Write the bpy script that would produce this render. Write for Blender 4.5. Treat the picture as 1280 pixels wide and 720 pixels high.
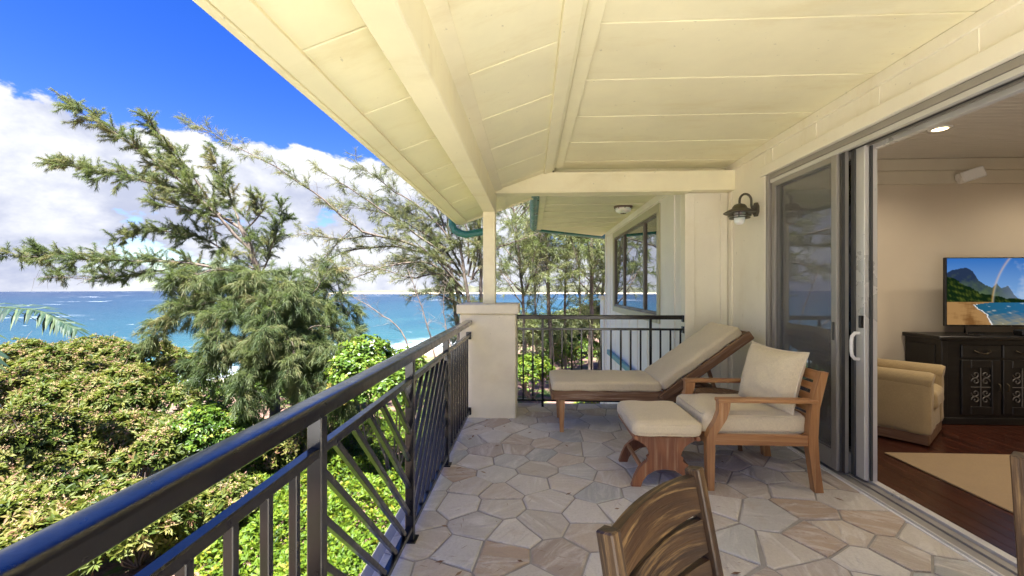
import bpy, bmesh, math, random
import numpy as np
from mathutils import Vector, Matrix

random.seed(7); rng = np.random.default_rng(7)
for o in list(bpy.data.objects): bpy.data.objects.remove(o)
scene = bpy.context.scene
COL = scene.collection
R = math.radians

# ---------------------------------------------------------------- camera
F, CX, CY, CAMZ = 520.0, 640.0, 360.0, 1.42
TH = math.atan(24 / 520.0); CT, ST = math.cos(TH), math.sin(TH)
cam_data = bpy.data.cameras.new('camera'); cam = bpy.data.objects.new('camera', cam_data); COL.objects.link(cam)
cam_data.sensor_width = 36.0; cam_data.lens = 36.0 * F / 1280.0
cam_data.clip_start = 0.05; cam_data.clip_end = 6000
cam.location = (0, 0, CAMZ); cam.rotation_euler = (R(90), 0, TH)
scene.camera = cam

# ---------------------------------------------------------------- exposure
EXPOSURE = 3.15
scene.view_settings.view_transform = 'Standard'; scene.view_settings.look = 'None'
scene.view_settings.exposure = EXPOSURE; scene.view_settings.gamma = 1.0
scene.view_settings.use_curve_mapping = False
scene.cycles.max_bounces = 9; scene.cycles.diffuse_bounces = 5; scene.cycles.glossy_bounces = 4
scene.cycles.transparent_max_bounces = 12; scene.cycles.transmission_bounces = 5
scene.cycles.sample_clamp_indirect = 6.0

# ---------------------------------------------------------------- world: sky with cumulus banks
SUN_EL, SUN_AZ_X, SUN_AZ_Y = R(70), -0.35, -0.94       # high sun from behind the camera, a little seaward
def nn(nt, t, **kw):
    n = nt.nodes.new(t)
    for k, v in kw.items(): setattr(n, k, v)
    return n
def mth(nt, op, a, b=None, clamp=False):
    n = nn(nt, 'ShaderNodeMath', operation=op, use_clamp=clamp)
    for i, v in enumerate((a, b)):
        if v is None: continue
        if isinstance(v, (int, float)): n.inputs[i].default_value = v
        else: nt.links.new(v, n.inputs[i])
    return n.outputs[0]
def maprange(nt, v, a, b, c=0.0, d=1.0, smooth=True):
    n = nn(nt, 'ShaderNodeMapRange', interpolation_type='SMOOTHSTEP' if smooth else 'LINEAR')
    nt.links.new(v, n.inputs[0])
    for i, x in enumerate((a, b, c, d)): n.inputs[i + 1].default_value = x
    return n.outputs[0]
def mixc(nt, f, a, b, blend='MIX'):
    n = nn(nt, 'ShaderNodeMix', data_type='RGBA', blend_type=blend)
    for i, v in ((0, f), (6, a), (7, b)):
        if isinstance(v, (int, float)): n.inputs[i].default_value = v
        elif isinstance(v, tuple): n.inputs[i].default_value = (*v, 1) if len(v) == 3 else v
        else: nt.links.new(v, n.inputs[i])
    return n.outputs[2]
def noise(nt, vec, scale, detail=4, rough=0.55, dist=0.0):
    n = nn(nt, 'ShaderNodeTexNoise'); n.inputs['Scale'].default_value = scale
    n.inputs['Detail'].default_value = detail; n.inputs['Roughness'].default_value = rough
    n.inputs['Distortion'].default_value = dist
    if vec is not None: nt.links.new(vec, n.inputs['Vector'])
    return n.outputs['Fac']
def mapping(nt, vec, scale=(1, 1, 1), loc=(0, 0, 0), rot=(0, 0, 0)):
    n = nn(nt, 'ShaderNodeMapping'); nt.links.new(vec, n.inputs['Vector'])
    n.inputs['Scale'].default_value = scale; n.inputs['Location'].default_value = loc; n.inputs['Rotation'].default_value = rot
    return n.outputs['Vector']
def ramp(nt, fac, stops, interp='LINEAR'):
    n = nn(nt, 'ShaderNodeValToRGB'); nt.links.new(fac, n.inputs['Fac'])
    cr = n.color_ramp; cr.interpolation = interp
    while len(cr.elements) < len(stops): cr.elements.new(0.5)
    for e, (p, c) in zip(cr.elements, stops): e.position = p; e.color = (*c, 1)
    return n.outputs['Color']

world = bpy.data.worlds.new('World'); scene.world = world; world.use_nodes = True
nt = world.node_tree; nt.nodes.clear()
out = nn(nt, 'ShaderNodeOutputWorld'); bg = nn(nt, 'ShaderNodeBackground')
sky = nn(nt, 'ShaderNodeTexSky', sky_type='NISHITA'); sky.sun_disc = False
sky.sun_elevation = SUN_EL; sky.sun_rotation = math.atan2(SUN_AZ_X, SUN_AZ_Y)
sky.air_density = 1.0; sky.dust_density = 0.3; sky.ozone_density = 2.5; sky.altitude = 10
tc = nn(nt, 'ShaderNodeTexCoord')
sep = nn(nt, 'ShaderNodeSeparateXYZ'); nt.links.new(tc.outputs['Generated'], sep.inputs[0])
zc = mth(nt, 'MAXIMUM', sep.outputs[2], 0.02)
cmb = nn(nt, 'ShaderNodeCombineXYZ')
nt.links.new(sep.outputs[0], cmb.inputs[0]); nt.links.new(sep.outputs[1], cmb.inputs[1]); nt.links.new(zc, cmb.inputs[2])
nt.links.new(cmb.outputs[0], sky.inputs['Vector'])
hs = nn(nt, 'ShaderNodeHueSaturation'); nt.links.new(sky.outputs[0], hs.inputs['Color'])
hs.inputs['Saturation'].default_value = 1.42; hs.inputs['Value'].default_value = 0.38; hs.inputs['Hue'].default_value = 0.528
cv = mapping(nt, tc.outputs['Generated'], scale=(1, 1, 1.7), loc=(5.3, 2.2, 0.2))
n1 = noise(nt, cv, 2.6, 10, 0.60, 0.15)
cv2 = mapping(nt, tc.outputs['Generated'], scale=(1, 1, 1.7), loc=(5.33, 2.22, 0.32))
n2 = noise(nt, cv2, 2.6, 10, 0.60, 0.15)
thr = nn(nt, 'ShaderNodeValToRGB'); nt.links.new(zc, thr.inputs[0])
els = thr.color_ramp.elements
for p in (0.1, 0.2, 0.3, 0.5): els.new(p)
for e, (p, v) in zip(els, ((0, .35), (.12, .37), (.20, .415), (.26, .50), (.34, .70), (1.0, .80))):
    e.position = p; e.color = (v, v, v, 1)
diff = mth(nt, 'SUBTRACT', n1, thr.outputs[0])
mask = maprange(nt, diff, 0.0, 0.035)
shade = maprange(nt, mth(nt, 'SUBTRACT', n1, n2), -0.15, 0.10)
low = maprange(nt, zc, 0.02, 0.17)
shade = mth(nt, 'ADD', mth(nt, 'MULTIPLY', shade, 0.85), mth(nt, 'MULTIPLY', low, 0.22), clamp=True)
ccol = mixc(nt, shade, (.70, .78, 1.10), (1.55, 1.57, 1.63))
final = mixc(nt, mask, hs.outputs[0], ccol)
nt.links.new(final, bg.inputs['Color']); bg.inputs['Strength'].default_value = 0.08
nt.links.new(bg.outputs[0], out.inputs['Surface'])

# ---------------------------------------------------------------- sun
sd = bpy.data.lights.new('sun', 'SUN'); sd.energy = 3.6; sd.angle = R(0.53); sd.color = (1.0, 0.97, 0.915)
sun = bpy.data.objects.new('sun', sd); COL.objects.link(sun); sun.location = (-4, -9, 30)
hl = math.hypot(SUN_AZ_X, SUN_AZ_Y)
sdir = Vector((SUN_AZ_X / hl * math.cos(SUN_EL), SUN_AZ_Y / hl * math.cos(SUN_EL), math.sin(SUN_EL)))
sun.rotation_euler = sdir.to_track_quat('Z', 'Y').to_euler()

# ---------------------------------------------------------------- pixel helpers (a pixel gives a direction; the plane gives the distance)
def P(px, py, d):
    r = (px - CX) / F * d
    return Vector((r * CT - d * ST, r * ST + d * CT, CAMZ + (CY - py) / F * d))
def UZ(px, py, Z): return P(px, py, (CAMZ - Z) * F / (py - CY))
def UX(px, py, X):
    d = X / ((px - CX) / F * CT - ST); return P(px, py, d)
def UY(px, py, Y):
    d = Y / ((px - CX) / F * ST + CT); return P(px, py, d)

# ---------------------------------------------------------------- object helpers
def setp(o, label=None, cat=None, group=None, kind=None):
    if label: o['label'] = label
    if cat: o['category'] = cat
    if group: o['group'] = group
    if kind: o['kind'] = kind
    return o
def thing(name, label, cat, loc=(0, 0, 0), rz=0.0, group=None):
    o = bpy.data.objects.new(name, None); COL.objects.link(o); o.empty_display_size = 0.1
    o.location = loc; o.rotation_euler = (0, 0, rz)
    return setp(o, label, cat, group)
def copy_tree(o, parent=None):
    c = o.copy(); COL.objects.link(c)
    if parent is not None: c.parent = parent
    for ch in list(o.children): copy_tree(ch, c)
    return c
def link_mesh(name, me, mat, parent=None, rel=True):
    o = bpy.data.objects.new(name, me); COL.objects.link(o)
    if mat is not None: me.materials.append(mat)
    if parent is not None: o.parent = parent
    return o

class MB:
    """collects shapes (in the parent's local coordinates) into one mesh"""
    def __init__(s): s.v = []; s.f = []; s.uv = []; s.sm = []
    def _add(s, V, Fc, UVf, smooth=False):
        b = len(s.v); s.v += [tuple(p) for p in V]
        for f, u in zip(Fc, UVf): s.f.append([b + i for i in f]); s.uv += u; s.sm.append(smooth)
        return s
    def obox(s, c, ax, half, bev=0.004):
        """oriented box: centre, 3 axes, half sizes, chamfered"""
        c = Vector(c); a, b, h = half; e = min(bev, a * .45, b * .45, h * .45)
        loc = []; idx = {}
        for sx in (-1, 1):
            for sy in (-1, 1):
                for sz in (-1, 1):
                    for k, q in enumerate(((a, b - e, h - e), (a - e, b, h - e), (a - e, b - e, h))):
                        idx[(sx, sy, sz, k)] = len(loc); loc.append(Vector((sx * q[0], sy * q[1], sz * q[2])))
        fs = []
        o4 = ((-1, -1), (1, -1), (1, 1), (-1, 1))
        for sg in (-1, 1):
            fs.append([idx[(sg, p, q, 0)] for p, q in o4])
            fs.append([idx[(p, sg, q, 1)] for p, q in o4])
            fs.append([idx[(p, q, sg, 2)] for p, q in o4])
        for p in (-1, 1):
            for q in (-1, 1):
                fs.append([idx[(p, q, -1, 0)], idx[(p, q, 1, 0)], idx[(p, q, 1, 1)], idx[(p, q, -1, 1)]])
                fs.append([idx[(p, -1, q, 0)], idx[(p, 1, q, 0)], idx[(p, 1, q, 2)], idx[(p, -1, q, 2)]])
                fs.append([idx[(-1, p, q, 1)], idx[(1, p, q, 1)], idx[(1, p, q, 2)], idx[(-1, p, q, 2)]])
                for r_ in (-1, 1): fs.append([idx[(p, q, r_, k)] for k in range(3)])
        ox, oy = random.random() * 7, random.random() * 7
        F2 = []; UV = []
        for f in fs:
            n = (loc[f[1]] - loc[f[0]]).cross(loc[f[2]] - loc[f[0]]); cc = sum((loc[i] for i in f), Vector())
            if n.dot(cc) < 0: f = f[::-1]
            F2.append(f); UV.append([(loc[i].x + ox, loc[i].y + loc[i].z + oy) for i in f])
        s._add([c + ax[0] * p.x + ax[1] * p.y + ax[2] * p.z for p in loc], F2, UV)
        return s
    def box(s, lo, hi, bev=0.004, along=None):
        lo = Vector(lo); hi = Vector(hi); d = (hi - lo) / 2; c = (hi + lo) / 2
        E = [Vector((1, 0, 0)), Vector((0, 1, 0)), Vector((0, 0, 1))]; dd = [abs(d.x), abs(d.y), abs(d.z)]
        k = along if along is not None else dd.index(max(dd))
        o = [k, (k + 1) % 3, (k + 2) % 3]
        return s.obox(c, [E[i] for i in o], [dd[i] for i in o], bev)
    def bar(s, p0, p1, w, h, bev=0.003, up=(0, 0, 1)):
        p0 = Vector(p0); p1 = Vector(p1); x = (p1 - p0); L = x.length; x.normalize()
        u = Vector(up)
        if abs(x.dot(u)) > .97: u = Vector((0, 1, 0))
        y = u.cross(x).normalized(); z = x.cross(y)
        return s.obox((p0 + p1) / 2, [x, y, z], [L / 2, w / 2, h / 2], bev)
    def tube(s, pts, r, n=10, cap=True, smooth=True):
        pts = [Vector(p) for p in pts]; rs = r if isinstance(r, (list, tuple)) else [r] * len(pts)
        V = []; Fc = []; UV = []; prev = None; L = 0
        for i, p in enumerate(pts):
            t = (pts[min(i + 1, len(pts) - 1)] - pts[max(i - 1, 0)]).normalized()
            if prev is None:
                a = Vector((0, 0, 1)) if abs(t.z) < .9 else Vector((1, 0, 0)); prev = t.cross(a).normalized()
            u = (prev - t * prev.dot(t)).normalized(); prev = u; w = t.cross(u)
            for k in range(n):
                a = 2 * math.pi * k / n; V.append(p + (u * math.cos(a) + w * math.sin(a)) * rs[i])
        for i in range(len(pts) - 1):
            l2 = L + (pts[i + 1] - pts[i]).length
            for k in range(n):
                j = (k + 1) % n
                Fc.append([i * n + k, i * n + j, (i + 1) * n + j, (i + 1) * n + k])
                UV.append([(L, k * .03), (L, k * .03 + .03), (l2, k * .03 + .03), (l2, k * .03)])
            L = l2
        s._add(V, Fc, UV, smooth)
        if cap:
            m = len(pts) - 1
            s._add(V[:n], [list(range(n))[::-1]], [[(0, 0)] * n]); s._add(V[m * n:], [list(range(n))], [[(0, 0)] * n])
        return s
    def lathe(s, c, prof, n=24, axis=None, smooth=True):
        """prof: list of (r, z) from bottom to top"""
        c = Vector(c); V = []; Fc = []; UV = []
        for r_, z in prof:
            for k in range(n):
                a = 2 * math.pi * k / n; p = Vector((r_ * math.cos(a), r_ * math.sin(a), z))
                V.append(c + (axis @ p if axis is not None else p))
        for i in range(len(prof) - 1):
            for k in range(n):
                j = (k + 1) % n; Fc.append([i * n + k, i * n + j, (i + 1) * n + j, (i + 1) * n + k])
                UV.append([(k / n, prof[i][1]), ((k + 1) / n, prof[i][1]), ((k + 1) / n, prof[i + 1][1]), (k / n, prof[i + 1][1])])
        return s._add(V, Fc, UV, smooth)
    def prism(s, poly, fn, d0, d1, smooth=False):
        """extrude a 2D outline; fn(a, b, depth) -> 3D point"""
        n = len(poly); V = [fn(a, b, d0) for a, b in poly] + [fn(a, b, d1) for a, b in poly]
        ox = random.random() * 5
        Fc = [list(range(n))[::-1], [n + i for i in range(n)]]
        UV = [[(poly[i][1] + ox, poly[i][0]) for i in range(n)][::-1], [(poly[i][1] + ox, poly[i][0]) for i in range(n)]]
        for i in range(n):
            j = (i + 1) % n; Fc.append([i, j, n + j, n + i])
            UV.append([(poly[i][1] + ox, d0), (poly[j][1] + ox, d0), (poly[j][1] + ox, d1), (poly[i][1] + ox, d1)])
        return s._add(V, Fc, UV, smooth)
    def mesh(s, name):
        me = bpy.data.meshes.new(name); me.from_pydata(s.v, [], s.f); me.update()
        uv = me.uv_layers.new(name='UVMap'); flat = np.array(s.uv, dtype=np.float32).ravel(); uv.data.foreach_set('uv', flat)
        me.polygons.foreach_set('use_smooth', s.sm)
        return me
    def build(s, name, mat, parent=None, fix=False):
        me = s.mesh(name)
        if fix:
            bm = bmesh.new(); bm.from_mesh(me); bmesh.ops.recalc_face_normals(bm, faces=bm.faces); bm.to_mesh(me); bm.free()
        return link_mesh(name, me, mat, parent)

def cushion_mesh(name, sx, sy, sz, r, puff=0.0, n=14):
    """rounded, softly crowned box centred on the origin"""
    vid = {}; V = []; Fc = []
    def vert(p):
        k = tuple(round(x, 4) for x in p)
        if k not in vid: vid[k] = len(V); V.append(k)
        return vid[k]
    g = np.linspace(-1, 1, n + 1)
    for ax in range(3):
        for sg in (-1, 1):
            for i in range(n):
                for j in range(n):
                    q = []
                    for a, b in ((i, j), (i + 1, j), (i + 1, j + 1), (i, j + 1)):
                        p = [0, 0, 0]; p[ax] = sg; p[(ax + 1) % 3] = g[a]; p[(ax + 2) % 3] = g[b]; q.append(vert(p))
                    Fc.append(q if sg > 0 else q[::-1])
    h = np.array([sx, sy, sz]) / 2; A = np.array(V, dtype=float)
    A = np.sign(A) * np.abs(A) ** 0.8
    B = A * h; inner = np.clip(B, -(h - r), h - r); d = B - inner
    L = np.linalg.norm(d, axis=1, keepdims=True); L[L == 0] = 1
    on = d / L * np.minimum(r, np.max(np.abs(d), axis=1, keepdims=True))
    C = inner + on
    crown = np.clip(1 - (A[:, 0] ** 2), 0, 1) ** .5 * np.clip(1 - A[:, 1] ** 2, 0, 1) ** .5
    C[:, 2] += np.sign(A[:, 2]) * (np.abs(A[:, 2]) > .3) * crown * puff
    C += (np.sin(C[:, [1, 2, 0]] * 23 + 1.3) * np.sin(C[:, [2, 0, 1]] * 17)) * 0.0035
    me = bpy.data.meshes.new(name); me.from_pydata(C.tolist(), [], Fc); me.update()
    me.polygons.foreach_set('use_smooth', [True] * len(Fc))
    uv = me.uv_layers.new(name='UVMap')
    li = np.empty(len(me.loops), dtype=np.int32); me.loops.foreach_get('vertex_index', li)
    uv.data.foreach_set('uv', np.stack([C[li, 0], C[li, 1] + C[li, 2]], 1).astype(np.float32).ravel())
    return me
def xform_mesh(me, M): me.transform(M); return me

# ---------------------------------------------------------------- materials
def newmat(name):
    m = bpy.data.materials.new(name); m.use_nodes = True; t = m.node_tree
    b = t.nodes['Principled BSDF']; return m, t, b
def bump(t, b, h, strength=0.3, dist=0.01):
    n = nn(t, 'ShaderNodeBump'); n.inputs['Strength'].default_value = strength; n.inputs['Distance'].default_value = dist
    t.links.new(h, n.inputs['Height']); t.links.new(n.outputs[0], b.inputs['Normal'])
def paint(name, c, rough=0.5, var=0.12, scale=3.0, dirt=None, bmp=0.15, metal=0.0):
    m, t, b = newmat(name); g = nn(t, 'ShaderNodeNewGeometry')
    a = noise(t, g.outputs['Position'], scale, 6, 0.6)
    f = noise(t, g.outputs['Position'], 90, 3, 0.6)
    dk = tuple(x * (1 - var) for x in c); lt = tuple(min(1, x * (1 + var * .6)) for x in c)
    col = ramp(t, a, ((.3, dk), (.7, lt)))
    if dirt:
        d = maprange(t, noise(t, mapping(t, g.outputs['Position'], scale=(.7, 2.2, 1)), 1.7, 8, 0.7), .50, .72)
        col = mixc(t, mth(t, 'MULTIPLY', d, 0.30), col, dirt)
        sp = maprange(t, noise(t, g.outputs['Position'], 26, 2, .5), .73, .77)
        col = mixc(t, mth(t, 'MULTIPLY', sp, .5), col, tuple(x * .5 for x in c))
    t.links.new(col, b.inputs['Base Color'])
    rr = maprange(t, a, .3, .7, max(.05, rough - .1), min(1, rough + .1)); t.links.new(rr, b.inputs['Roughness'])
    b.inputs['Metallic'].default_value = metal
    if bmp: bump(t, b, f, bmp, 0.002)
    return m
def wood(name, dark, mid, light, rough=0.5, sc=(1.6, 26), wear=None, bmp=0.35):
    m, t, b = newmat(name); tcn = nn(t, 'ShaderNodeTexCoord')
    v = mapping(t, tcn.outputs['UV'], scale=(sc[0], sc[1], 1))
    a = noise(t, v, 1.0, 8, 0.62, 0.6); fine = noise(t, mapping(t, tcn.outputs['UV'], scale=(6, 240, 1)), 1.0, 3, .5)
    big = noise(t, mapping(t, tcn.outputs['UV'], scale=(1.5, 5, 1)), 1.0, 3, .5)
    col = ramp(t, a, ((.28, dark), (.5, mid), (.72, light)))
    col = mixc(t, maprange(t, big, .35, .7, 0, .5), col, dark)
    if wear:
        w = maprange(t, noise(t, mapping(t, tcn.outputs['UV'], scale=(1.5, 34, 1), loc=(3, 1, 0)), 1.0, 8, .7), .52, .66)
        col = mixc(t, mth(t, 'MULTIPLY', w, .8), col, wear)
    t.links.new(col, b.inputs['Base Color']); b.inputs['Roughness'].default_value = rough
    bump(t, b, mth(t, 'ADD', mth(t, 'MULTIPLY', a, .6), mth(t, 'MULTIPLY', fine, .5)), bmp, 0.004)
    return m
def fabric(name, c, rough=0.9):
    m, t, b = newmat(name); tcn = nn(t, 'ShaderNodeTexCoord')
    a = noise(t, mapping(t, tcn.outputs['UV'], scale=(500, 40, 1)), 1, 2, .5); bb = noise(t, mapping(t, tcn.outputs['UV'], scale=(40, 500, 1)), 1, 2, .5)
    big = noise(t, tcn.outputs['Object'], 5, 6, .65)
    col = ramp(t, mth(t, 'MULTIPLY', mth(t, 'ADD', a, bb), .5), ((.35, tuple(x * .8 for x in c)), (.65, tuple(min(1, x * 1.08) for x in c))))
    col = mixc(t, maprange(t, big, .45, .75, 0, .35), col, tuple(x * .78 for x in c))
    t.links.new(col, b.inputs['Base Color']); b.inputs['Roughness'].default_value = rough
    b.inputs['Sheen Weight'].default_value = 0.15
    wr = noise(t, mapping(t, tcn.outputs['Object'], scale=(1, 1, 1)), 9, 4, .6, .8)
    bump(t, b, mth(t, 'ADD', mth(t, 'MULTIPLY', mth(t, 'ADD', a, bb), .1), wr), .55, 0.012)
    return m
M = {}
M['ceil'] = paint('cream_ceiling_paint', (.86, .815, .575), .55, .07, 2.2, dirt=(.62, .50, .22))
M['beam'] = paint('cream_beam_paint', (.84, .79, .565), .5, .08, 2.0, dirt=(.60, .50, .26))
M['wall'] = paint('cream_wall_paint', (.82, .785, .655), .55, .06, 2.0, dirt=(.66, .58, .40))
M['stucco'] = paint('cream_stucco', (.78, .72, .56), .8, .10, 3.0, dirt=(.55, .46, .28), bmp=.6)
M['wing'] = paint('pale_wing_paint', (.80, .77, .70), .55, .06, 2.0, dirt=(.68, .62, .48))
M['soffit'] = paint('weathered_soffit_paint', (.74, .70, .52), .6, .12, 2.5, dirt=(.45, .42, .28))
M['olive'] = paint('olive_window_trim', (.46, .44, .30), .5, .08)
M['bronze'] = paint('bronze_window_frame', (.13, .11, .09), .4, .1)
M['gutter'] = paint('teal_gutter_paint', (.02, .16, .16), .35, .15)
M['teal'] = paint('bright_teal_metal', (.03, .26, .33), .4, .15)
M['alu'] = paint('taupe_aluminium', (.34, .32, .29), .38, .08, metal=.35)
M['aluw'] = paint('pale_aluminium', (.62, .61, .58), .35, .06, metal=.3)
M['alud'] = paint('dark_gasket', (.05, .05, .05), .5, .1)
M['white'] = paint('white_enamel', (.80, .79, .76), .3, .05)
M['roof'] = paint('dark_roof_shingle', (.12, .11, .10), .9, .2)
M['slab'] = paint('concrete_slab', (.38, .36, .31), .85, .15, 2.0, bmp=.5)
M['bounce_slab'] = paint('pale_bounce_slab', (.60, .585, .55), .8, .12, 3.0, bmp=.5)  # pale finish of the added slab that throws light back
M['mortar'] = paint('grey_mortar', (.34, .32, .285), .9, .2, 8.0, bmp=.6)
M['plaster'] = paint('tan_room_plaster', (.64, .56, .44), .8, .05, 1.5, bmp=.1)
M['roomtrim'] = paint('cream_room_trim', (.66, .60, .47), .5, .05)
M['bead'] = paint('beadboard_paint', (.64, .60, .52), .5, .06)
M['tealwood'] = None
M['teak'] = wood('oiled_teak', (.23, .098, .036), (.385, .185, .068), (.51, .28, .12), .45, (1.6, 26), wear=(.50, .31, .15))
M['grey_teak'] = wood('weathered_teak', (.10, .046, .02), (.19, .095, .045), (.31, .18, .095), .6, (1.4, 24), wear=(.36, .27, .19))
M['rose'] = wood('reddish_carved_teak', (.14, .045, .018), (.26, .095, .035), (.38, .17, .07), .5, (2.0, 14), wear=(.34, .20, .11))
M['rustic'] = wood('rustic_varnished_wood', (.016, .008, .004), (.048, .023, .009), (.115, .062, .022), .45, (1.2, 26), wear=(.27, .17, .07), bmp=.6)
M['plank'] = wood('dark_jatoba_floor', (.022, .007, .004), (.055, .015, .008), (.11, .032, .016), .22, (1.0, 22), bmp=.15)
M['ebony'] = wood('black_stained_wood', (.006, .005, .005), (.011, .010, .010), (.022, .020, .018), .32, (1.5, 20), bmp=.1)
M['cush'] = fabric('khaki_canvas', (.66, .565, .385))
M['pipe'] = fabric('khaki_piping', (.72, .63, .46))
M['rug'] = fabric('tan_sisal', (.33, .225, .11))
M['uphol'] = fabric('tan_chenille', (.42, .31, .155))
M['pewter'] = paint('aged_pewter', (.10, .09, .07), .45, .2, 9, dirt=(.16, .15, .08), metal=.6)
M['blackplastic'] = paint('black_plastic', (.012, .012, .013), .35, .05)
M['pewter2'] = paint('polished_pewter', (.20, .19, .18), .35, .2, 9, metal=.7)
M['brass'] = paint('dark_brass', (.09, .075, .05), .35, .1, metal=.8)

m, t, b = newmat('dark_powder_coat')
g = nn(t, 'ShaderNodeNewGeometry'); f = noise(t, g.outputs['Position'], 160, 2, .5); bg_ = noise(t, g.outputs['Position'], 4, 5, .6)
t.links.new(ramp(t, bg_, ((.3, (.004, .004, .0055)), (.75, (.009, .009, .0105)))), b.inputs['Base Color'])
t.links.new(maprange(t, noise(t, g.outputs['Position'], 22, 8, .75), .3, .75, .26, .5), b.inputs['Roughness'])
b.inputs['Coat Weight'].default_value = .9; b.inputs['Coat Roughness'].default_value = .14; b.inputs['Coat IOR'].default_value = 1.45; b.inputs['Specular IOR Level'].default_value = .2
bump(t, b, f, .12, .001); M['rail'] = m

m, t, b = newmat('flagstone')
oi = nn(t, 'ShaderNodeObjectInfo'); g = nn(t, 'ShaderNodeNewGeometry')
base = ramp(t, oi.outputs['Random'], ((0, (.50, .45, .37)), (.14, (.64, .60, .53)), (.28, (.52, .52, .48)), (.40, (.44, .33, .235)),
    (.50, (.66, .62, .545)), (.62, (.34, .36, .36)), (.74, (.58, .50, .39)), (.86, (.36, .29, .235)), (1, (.65, .61, .54))))
off = nn(t, 'ShaderNodeVectorMath', operation='SCALE'); t.links.new(g.outputs['Position'], off.inputs[0]); off.inputs['Scale'].default_value = 1.0
rotn = nn(t, 'ShaderNodeVectorRotate', rotation_type='Z_AXIS'); t.links.new(g.outputs['Position'], rotn.inputs['Vector'])
t.links.new(mth(t, 'MULTIPLY', oi.outputs['Random'], 40.0), rotn.inputs['Angle'])
vein = noise(t, mapping(t, rotn.outputs[0], scale=(2.5, 9, 4)), 1.0, 9, .68, 1.2)
cl = noise(t, rotn.outputs[0], 5, 7, .65, .4)
fine = noise(t, g.outputs['Position'], 70, 5, .7)
col = mixc(t, maprange(t, vein, .44, .72, 0, .75), base, (.74, .71, .65))
col = mixc(t, maprange(t, cl, .57, .76, 0, .45), col, (.40, .30, .20))
col = mixc(t, maprange(t, vein, .20, .38, .55, 0), col, (.30, .28, .245))
col = mixc(t, maprange(t, fine, .3, .6, .22, 0), col, (.28, .25, .21))
t.links.new(col, b.inputs['Base Color']); t.links.new(maprange(t, cl, .3, .7, .45, .75), b.inputs['Roughness'])
ledge = ramp(t, vein, ((.35, (0, 0, 0)), (.42, (.35, .35, .35)), (.5, (.4, .4, .4)), (.56, (.75, .75, .75)), (.64, (1, 1, 1))))
bump(t, b, mth(t, 'ADD', mth(t, 'MULTIPLY', ledge, .8), mth(t, 'MULTIPLY', fine, .4)), .8, .010); M['stone'] = m

def glass(name, tint, fac_min, fac_max, rough=0.0):
    m = bpy.data.materials.new(name); m.use_nodes = True; t = m.node_tree; t.nodes.clear()
    o = nn(t, 'ShaderNodeOutputMaterial'); tr = nn(t, 'ShaderNodeBsdfTransparent'); gl = nn(t, 'ShaderNodeBsdfGlossy')
    tr.inputs[0].default_value = (*tint, 1); gl.inputs['Roughness'].default_value = rough; gl.inputs[0].default_value = (.95, .96, 1, 1)
    lw = nn(t, 'ShaderNodeLayerWeight'); lw.inputs[0].default_value = .35
    mx = nn(t, 'ShaderNodeMixShader'); t.links.new(maprange(t, lw.outputs['Fresnel'], 0, .6, fac_min, fac_max, False), mx.inputs[0])
    t.links.new(tr.outputs[0], mx.inputs[1]); t.links.new(gl.outputs[0], mx.inputs[2]); t.links.new(mx.outputs[0], o.inputs[0])
    return m
M['glass'] = glass('window_glass', (.55, .57, .56), .25, .75)
M['doorglass'] = glass('sliding_door_glass', (.60, .60, .60), .26, .8)
m = bpy.data.materials.new('insect_screen_mesh'); m.use_nodes = True; t = m.node_tree; t.nodes.clear()
o = nn(t, 'ShaderNodeOutputMaterial'); tr = nn(t, 'ShaderNodeBsdfTransparent'); df = nn(t, 'ShaderNodeBsdfDiffuse'); df.inputs[0].default_value = (.24, .24, .24, 1)
mx = nn(t, 'ShaderNodeMixShader'); mx.inputs[0].default_value = .26
t.links.new(tr.outputs[0], mx.inputs[1]); t.links.new(df.outputs[0], mx.inputs[2]); t.links.new(mx.outputs[0], o.inputs[0]); M['screen'] = m
m, t, b = newmat('frosted_lamp_glass'); b.inputs['Base Color'].default_value = (.86, .85, .82, 1); b.inputs['Roughness'].default_value = .35
b.inputs['Subsurface Weight'].default_value = .3; M['frost'] = m
def emit(name, c, s):
    m = bpy.data.materials.new(name); m.use_nodes = True; t = m.node_tree; t.nodes.clear()
    o = nn(t, 'ShaderNodeOutputMaterial'); e = nn(t, 'ShaderNodeEmission'); e.inputs[0].default_value = (*c, 1); e.inputs[1].default_value = s
    t.links.new(e.outputs[0], o.inputs[0]); return m
M['downlight'] = emit('lit_downlight', (1, .72, .36), 2.2)

def foliage_mat(name, stops, trans=.35, rough=.55):
    m = bpy.data.materials.new(name); m.use_nodes = True; t = m.node_tree; t.nodes.clear()
    o = nn(t, 'ShaderNodeOutputMaterial'); at = nn(t, 'ShaderNodeAttribute', attribute_name='tint')
    col = ramp(t, at.outputs['Fac'], stops)
    df = nn(t, 'ShaderNodeBsdfPrincipled'); t.links.new(col, df.inputs['Base Color']); df.inputs['Roughness'].default_value = rough
    df.inputs['Specular IOR Level'].default_value = .3
    tl = nn(t, 'ShaderNodeBsdfTranslucent'); t.links.new(mixc(t, .35, col, (.20, .26, .03)), tl.inputs[0])
    mx = nn(t, 'ShaderNodeMixShader'); mx.inputs[0].default_value = trans
    t.links.new(df.outputs[0], mx.inputs[1]); t.links.new(tl.outputs[0], mx.inputs[2]); t.links.new(mx.outputs[0], o.inputs[0]); return m
M['needleA'] = foliage_mat('casuarina_needles_green', ((0, (.03, .056, .018)), (.35, (.08, .118, .044)), (.7, (.15, .172, .068)), (1, (.24, .19, .095))), .42)
M['needleB'] = foliage_mat('casuarina_needles_dry', ((0, (.07, .09, .035)), (.4, (.14, .16, .065)), (.75, (.22, .215, .10)), (1, (.32, .26, .15))))
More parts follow.
